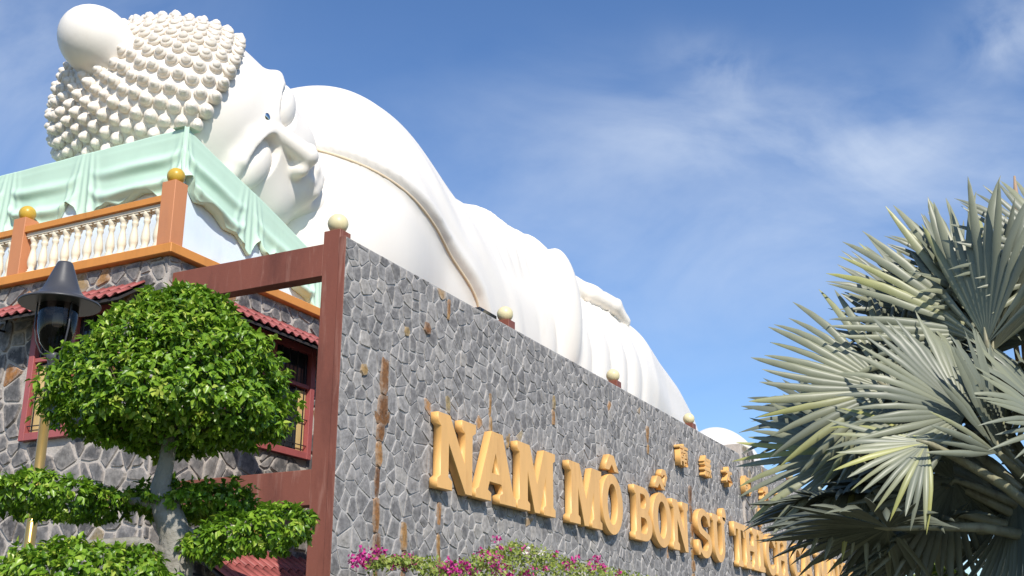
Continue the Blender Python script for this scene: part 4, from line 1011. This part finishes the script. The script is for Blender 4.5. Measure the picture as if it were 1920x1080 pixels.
def frond(hub, axis_px, toward, alpha, beta, rad, span=230, **kw):
    """alpha: how far the blade is turned from facing the viewer (over 90: its underside shows), beta: which way it leans"""
    h = at(*hub); tgt = at(axis_px[0], axis_px[1], hub[2]); ax = (tgt - h).normalized(); view = (CP - h).normalized()
    ax = (ax + view * toward).normalized()
    lean = CR * math.cos(R_(beta)) + CU * math.sin(R_(beta))
    fc = view * math.cos(R_(alpha)) + lean * math.sin(R_(alpha))
    o = link('frond', fan(h, ax, fc, rad, span, **kw), MAT['bismarck'], palm)
    s0 = Vector((pb.x, pb.y, pb.z)); mid = (s0 * .5 + h * .5) + Vector((0, 0, .10)); e = h + ax * .10 * rad
    b = MB(); b.tube([s0, s0 * .75 + h * .25 + Vector((0, 0, .08)), mid, s0 * .2 + h * .8 + Vector((0, 0, .05)), h, e], [.055, .046, .038, .03, .024, .008], 8)
    b.build('petiole', MAT['petiole'], o)
    return o
FR = [  # hub px, py, dist       axis px        toward alpha beta radius span  opts
    ((1845, 625, 9.4), (1715, 430), .05, 36, 60, 1.30, 170, dict(seed=1, curl=.12, cup=.08, tint=.66, n=26)),
    ((1850, 645, 9.1), (1815, 400), .05, 56, 165, 1.30, 130, dict(seed=2, curl=.02, cup=.05, tint=.55, n=20)),
    ((1860, 660, 9.3), (1880, 430), .05, 62, 170, 1.25, 130, dict(seed=22, curl=.03, cup=.05, tint=.5, n=20)),
    ((1668, 730, 9.2), (1500, 620), .10, 46, 105, 1.08, 200, dict(seed=3, curl=.14, cup=.10, tint=.66, n=30)),
    ((1812, 775, 8.8), (1680, 640), .15, 54, 75, .95, 210, dict(seed=4, curl=.14, cup=.1, tint=.5, n=32)),
    ((1738, 830, 8.5), (1590, 800), .20, 60, 110, .72, 200, dict(seed=5, curl=.22, cup=.1, tint=.64, n=30)),
    ((1610, 850, 9.5), (1430, 860), .10, 46, 105, 1.0, 220, dict(seed=6, curl=.16, cup=.1, tint=.70, n=33)),
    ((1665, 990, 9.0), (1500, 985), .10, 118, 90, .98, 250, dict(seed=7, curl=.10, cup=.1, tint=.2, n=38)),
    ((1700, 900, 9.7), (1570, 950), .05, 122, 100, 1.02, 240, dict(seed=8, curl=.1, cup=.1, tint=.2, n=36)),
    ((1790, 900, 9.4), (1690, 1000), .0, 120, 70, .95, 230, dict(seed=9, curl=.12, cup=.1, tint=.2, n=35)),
    ((1872, 850, 8.9), (1845, 650), .10, 58, 15, .95, 190, dict(seed=10, curl=.10, cup=.1, tint=.45, n=29)),
    ((1905, 930, 9.5), (1890, 1080), .1, 104, 10, 1.0, 230, dict(seed=11, curl=.15, cup=.1, tint=.3, n=35)),
    ((1768, 690, 9.9), (1640, 560), .0, 54, 80, 1.02, 200, dict(seed=12, curl=.14, cup=.1, tint=.5, n=30)),
    ((1935, 640, 9.6), (1910, 450), .1, 64, 150, .95, 190, dict(seed=13, curl=.1, cup=.1, tint=.42, n=29)),
    ((2010, 500, 9.4), (1890, 380), .1, 51, 70, .98, 180, dict(seed=14, curl=.12, cup=.1, tint=.5, n=27)),
    ((1990, 800, 9.2), (1900, 690), .1, 72, 60, .9, 220, dict(seed=15, curl=.12, cup=.1, tint=.45, n=40)),
    ((1722, 800, 10.), (1560, 730), .0, 61, 95, 1.08, 220, dict(seed=16, curl=.14, cup=.1, tint=.42, n=33)),
    ((1830, 590, 9.9), (1740, 420), .0, 76, 40, .98, 190, dict(seed=17, curl=.10, cup=.1, tint=.45, n=29)),
    ((1655, 815, 10.), (1490, 770), .0, 61, 100, 1.0, 220, dict(seed=18, curl=.14, cup=.1, tint=.45, n=33)),
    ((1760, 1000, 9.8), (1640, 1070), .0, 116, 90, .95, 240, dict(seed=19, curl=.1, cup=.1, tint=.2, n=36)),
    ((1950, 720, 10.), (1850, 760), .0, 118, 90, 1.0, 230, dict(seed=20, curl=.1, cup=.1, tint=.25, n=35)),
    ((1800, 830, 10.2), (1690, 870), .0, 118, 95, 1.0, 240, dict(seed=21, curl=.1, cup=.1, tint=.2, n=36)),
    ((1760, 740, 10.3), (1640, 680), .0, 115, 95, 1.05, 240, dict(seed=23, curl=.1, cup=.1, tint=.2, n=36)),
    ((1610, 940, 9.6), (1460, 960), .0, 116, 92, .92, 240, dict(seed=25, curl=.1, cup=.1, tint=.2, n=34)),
    ((1720, 950, 10.0), (1600, 1040), .0, 114, 85, .95, 240, dict(seed=26, curl=.1, cup=.1, tint=.2, n=34)),
    ((1600, 790, 10.1), (1440, 770), .0, 58, 100, .95, 220, dict(seed=27, curl=.14, cup=.1, tint=.4, n=32)),
    ((1740, 600, 10.1), (1640, 470), .0, 60, 60, .95, 200, dict(seed=28, curl=.1, cup=.1, tint=.45, n=30)),
    ((1790, 520, 10.1), (1740, 390), .0, 55, 60, .70, 190, dict(seed=29, curl=.08, cup=.1, tint=.5, n=28)),
    ((1900, 560, 10.1), (1880, 420), .0, 60, 120, .75, 190, dict(seed=30, curl=.08, cup=.1, tint=.45, n=28)),
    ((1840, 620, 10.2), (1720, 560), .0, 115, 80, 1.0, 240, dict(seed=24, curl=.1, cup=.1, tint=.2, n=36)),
]
for hub, axp, tw, al, be, rad, span, kw in FR: frond(hub, axp, tw, al, be, rad, span, **kw)
b = MB(); b.tube([at(1950, 900, 9.8), at(1925, 640, 9.8), at(1908, 400, 9.8), at(1902, 330, 9.8)], [.05, .045, .032, .008], 8); b.build('flower_stalk', MAT['spathe'], palm)
b = MB(); b.tube([at(1930, 800, 10), at(1890, 560, 10), at(1868, 400, 10)], [.03, .02, .004], 6); b.build('flower_stalk', MAT['spathe'], palm)

# ---------------------------------------------------------------- coconut palm beyond
cp = at(1815, 1120, 36); coco = thing('coconut_palm', 'small green feather leaved palm far behind the silver fan palm', 'palm tree', (cp.x, cp.y, 0))
b = MB(); b.tube([(cp.x, cp.y, 0), (cp.x + .1, cp.y, 2), (cp.x, cp.y, cp.z)], [.22, .17, .14], 10); b.build('trunk', MAT['bark'], coco)
for k in range(13):
    a = k * 2.4; el = .25 + .75 * ((k * 7) % 13) / 13; L = 3.0; pts = []
    for i in range(9):
        t = i / 8; pts.append(Vector((cp.x + L * t * math.cos(a) * math.cos(el), cp.y + L * t * math.sin(a) * math.cos(el), cp.z + L * (t * math.sin(el) * 1.1 - .55 * t * t))))
    b = MB(); b.tube(pts, [.05 * (1 - .85 * i / 8) for i in range(9)], 5); vs, fs, tt = [], [], []
    for i in range(60):
        t = .12 + .86 * i / 60; q = t * 8; i0 = min(7, int(q)); p = pts[i0].lerp(pts[i0 + 1], q - i0); d = (pts[i0 + 1] - pts[i0]).normalized(); sd = d.cross(Vector((0, 0, 1))).normalized()
        for s_ in (-1, 1):
            ll = .75 * math.sin(math.pi * min(1, .15 + t * .85)) ** .6 * rng.uniform(.85, 1.1); dr = (sd * s_ + d * .55 + Vector((0, 0, -.35 - .3 * t))).normalized()
            n0 = len(vs); w = d * .028
            vs += [p - w, p + w, p + dr * ll * .55 + w * .8, p + dr * ll + Vector((0, 0, -.12 * ll)), p + dr * ll * .55 - w * .8]; fs.append((n0, n0 + 1, n0 + 2, n0 + 3, n0 + 4)); tt += [rng.random()] * 5
    st_ = b.build('frond', MAT['petiole'], coco)
    link('leaflets', np_mesh('leaflets', [tuple(v) for v in vs], fs, False, {'tint': tt}), MAT['coco'], st_)

# ---------------------------------------------------------------- bougainvillea along the foot of the wall
def onY(x, y, Y): v = px_dir(x, y); return CP + v * (float(Y) / v.y)
bg0 = onY(960, 1085, 8.1)
bou = thing('bougainvillea', 'bougainvillea bush with magenta and white flowers at the foot of the stone wall', 'shrub', (bg0.x, 8.1, 0))
for k in range(9):
    x = 12.6 + k * .75; b = MB(); b.tube([(x + .3, 8.2, 0), (x, 8.15, 1.2), (x + rng.uniform(-.3, .3), 8.1, 2.5)], [.03, .022, .008], 6); b.build('stem', MAT['twig'], bou)
OUT = [(655, 1052), (690, 1040), (740, 1036), (800, 1040), (850, 1048), (880, 1040), (930, 1018), (960, 1010), (1000, 1018), (1040, 1030), (1080, 1048), (1120, 1052), (1160, 1060), (1210, 1072), (1250, 1085)]
def sprays(n, lo, name, leaf, matl, seed):
    g = np.random.default_rng(seed); P = []; 
    for _ in range(n):
        x = g.uniform(690, 1240); y0 = np.interp(x, [o[0] for o in OUT], [o[1] for o in OUT]) + 8
        y = y0 + abs(g.normal()) * 34 + g.random() * 12 - 6 if x > 790 else y0 + abs(g.normal()) * 9
        p = onY(x, y, 8.1 + g.uniform(-.35, .45)); P.append(p[:])
    P = np.array(P); D = g.normal(size=P.shape) + np.array([0, -.2, -.2]); U = g.normal(size=P.shape) * .6 + np.array([-.3, -.5, .7])
    me = leaves_mesh(name, P, D, U, leaf[0] * g.uniform(.6, 1.2, n), leaf[1] * g.uniform(.7, 1.2, n), g.uniform(0, 1, n), np.clip(g.normal(.5, .25, n), 0, 1))
    return tag(link(name, me, matl, bou), kind='stuff')
sprays(5200, 0, 'foliage', (.065, .045), MAT['bougleaf'], 5)
g = np.random.default_rng(6); P = np.stack([g.uniform(12.4, 19.5, 5000), g.uniform(7.7, 8.5, 5000), g.uniform(.4, 2.55, 5000)], 1)
tag(link('foliage', leaves_mesh('foliage', P, g.normal(size=P.shape), g.normal(size=P.shape) * .6 + np.array([0, -.4, .8]), .08 * g.uniform(.6, 1.2, 5000), .055 * g.uniform(.7, 1.2, 5000), g.uniform(0, 1, 5000), np.clip(g.normal(.4, .25, 5000), 0, 1)), MAT['bougleaf'], bou), kind='stuff')
def cluster(x, y, s, n, mat, seed):
    g = np.random.default_rng(seed); c = np.array(onY(x, y, 7.95 + g.uniform(-.2, .2))[:])
    k = s * .0075; P = c + g.normal(size=(n, 3)) * np.array([k * 1.15, k, k * .8]) * .55
    D = g.normal(size=P.shape); U = g.normal(size=P.shape)
    me = leaves_mesh('flower_cluster', P, D, U, .055 * g.uniform(.7, 1.2, n), .045 * g.uniform(.7, 1.2, n), g.uniform(-.3, .8, n), np.clip(g.normal(.5, .3, n), 0, 1))
    o = tag(link('flower_cluster', me, MAT[mat], bou), kind='stuff'); return o
CL = [(668, 1052, 12, 40), (678, 1048, 12, 45), (690, 1040, 10, 30), (708, 1035, 10, 24), (686, 1062, 9, 24), (738, 1054, 12, 36), (752, 1050, 10, 30), (768, 1050, 11, 34), (764, 1062, 9, 24), (785, 1056, 8, 20),
      (832, 1072, 18, 80), (842, 1062, 14, 60), (856, 1074, 12, 40), (873, 1060, 11, 36), (883, 1074, 10, 30), (908, 1040, 14, 55), (932, 1048, 10, 28), (924, 1062, 14, 56), (936, 1066, 12, 40), (938, 1028, 8, 22), (931, 1010, 7, 14), (958, 1027, 5, 8),
      (950, 1077, 16, 70), (990, 1075, 15, 64), (984, 1032, 10, 26), (1043, 1040, 6, 12), (1062, 1060, 8, 18), (1076, 1050, 6, 10), (1084, 1044, 5, 8), (1108, 1064, 10, 30), (1118, 1048, 10, 32), (1130, 1062, 11, 36), (1160, 1072, 8, 18), (1070, 1062, 7, 16), (1022, 1066, 6, 10)]
for i, (x, y, s, n) in enumerate(CL): cluster(x, y, s, n, 'pink', 100 + i)
for i, (x, y, s, n) in enumerate([(998, 1036, 13, 50), (1010, 1042, 11, 40), (988, 1040, 8, 20), (1088, 1078, 8, 20)]): cluster(x, y, s, n, 'whitefl', 200 + i)['label'] = 'white flower cluster'
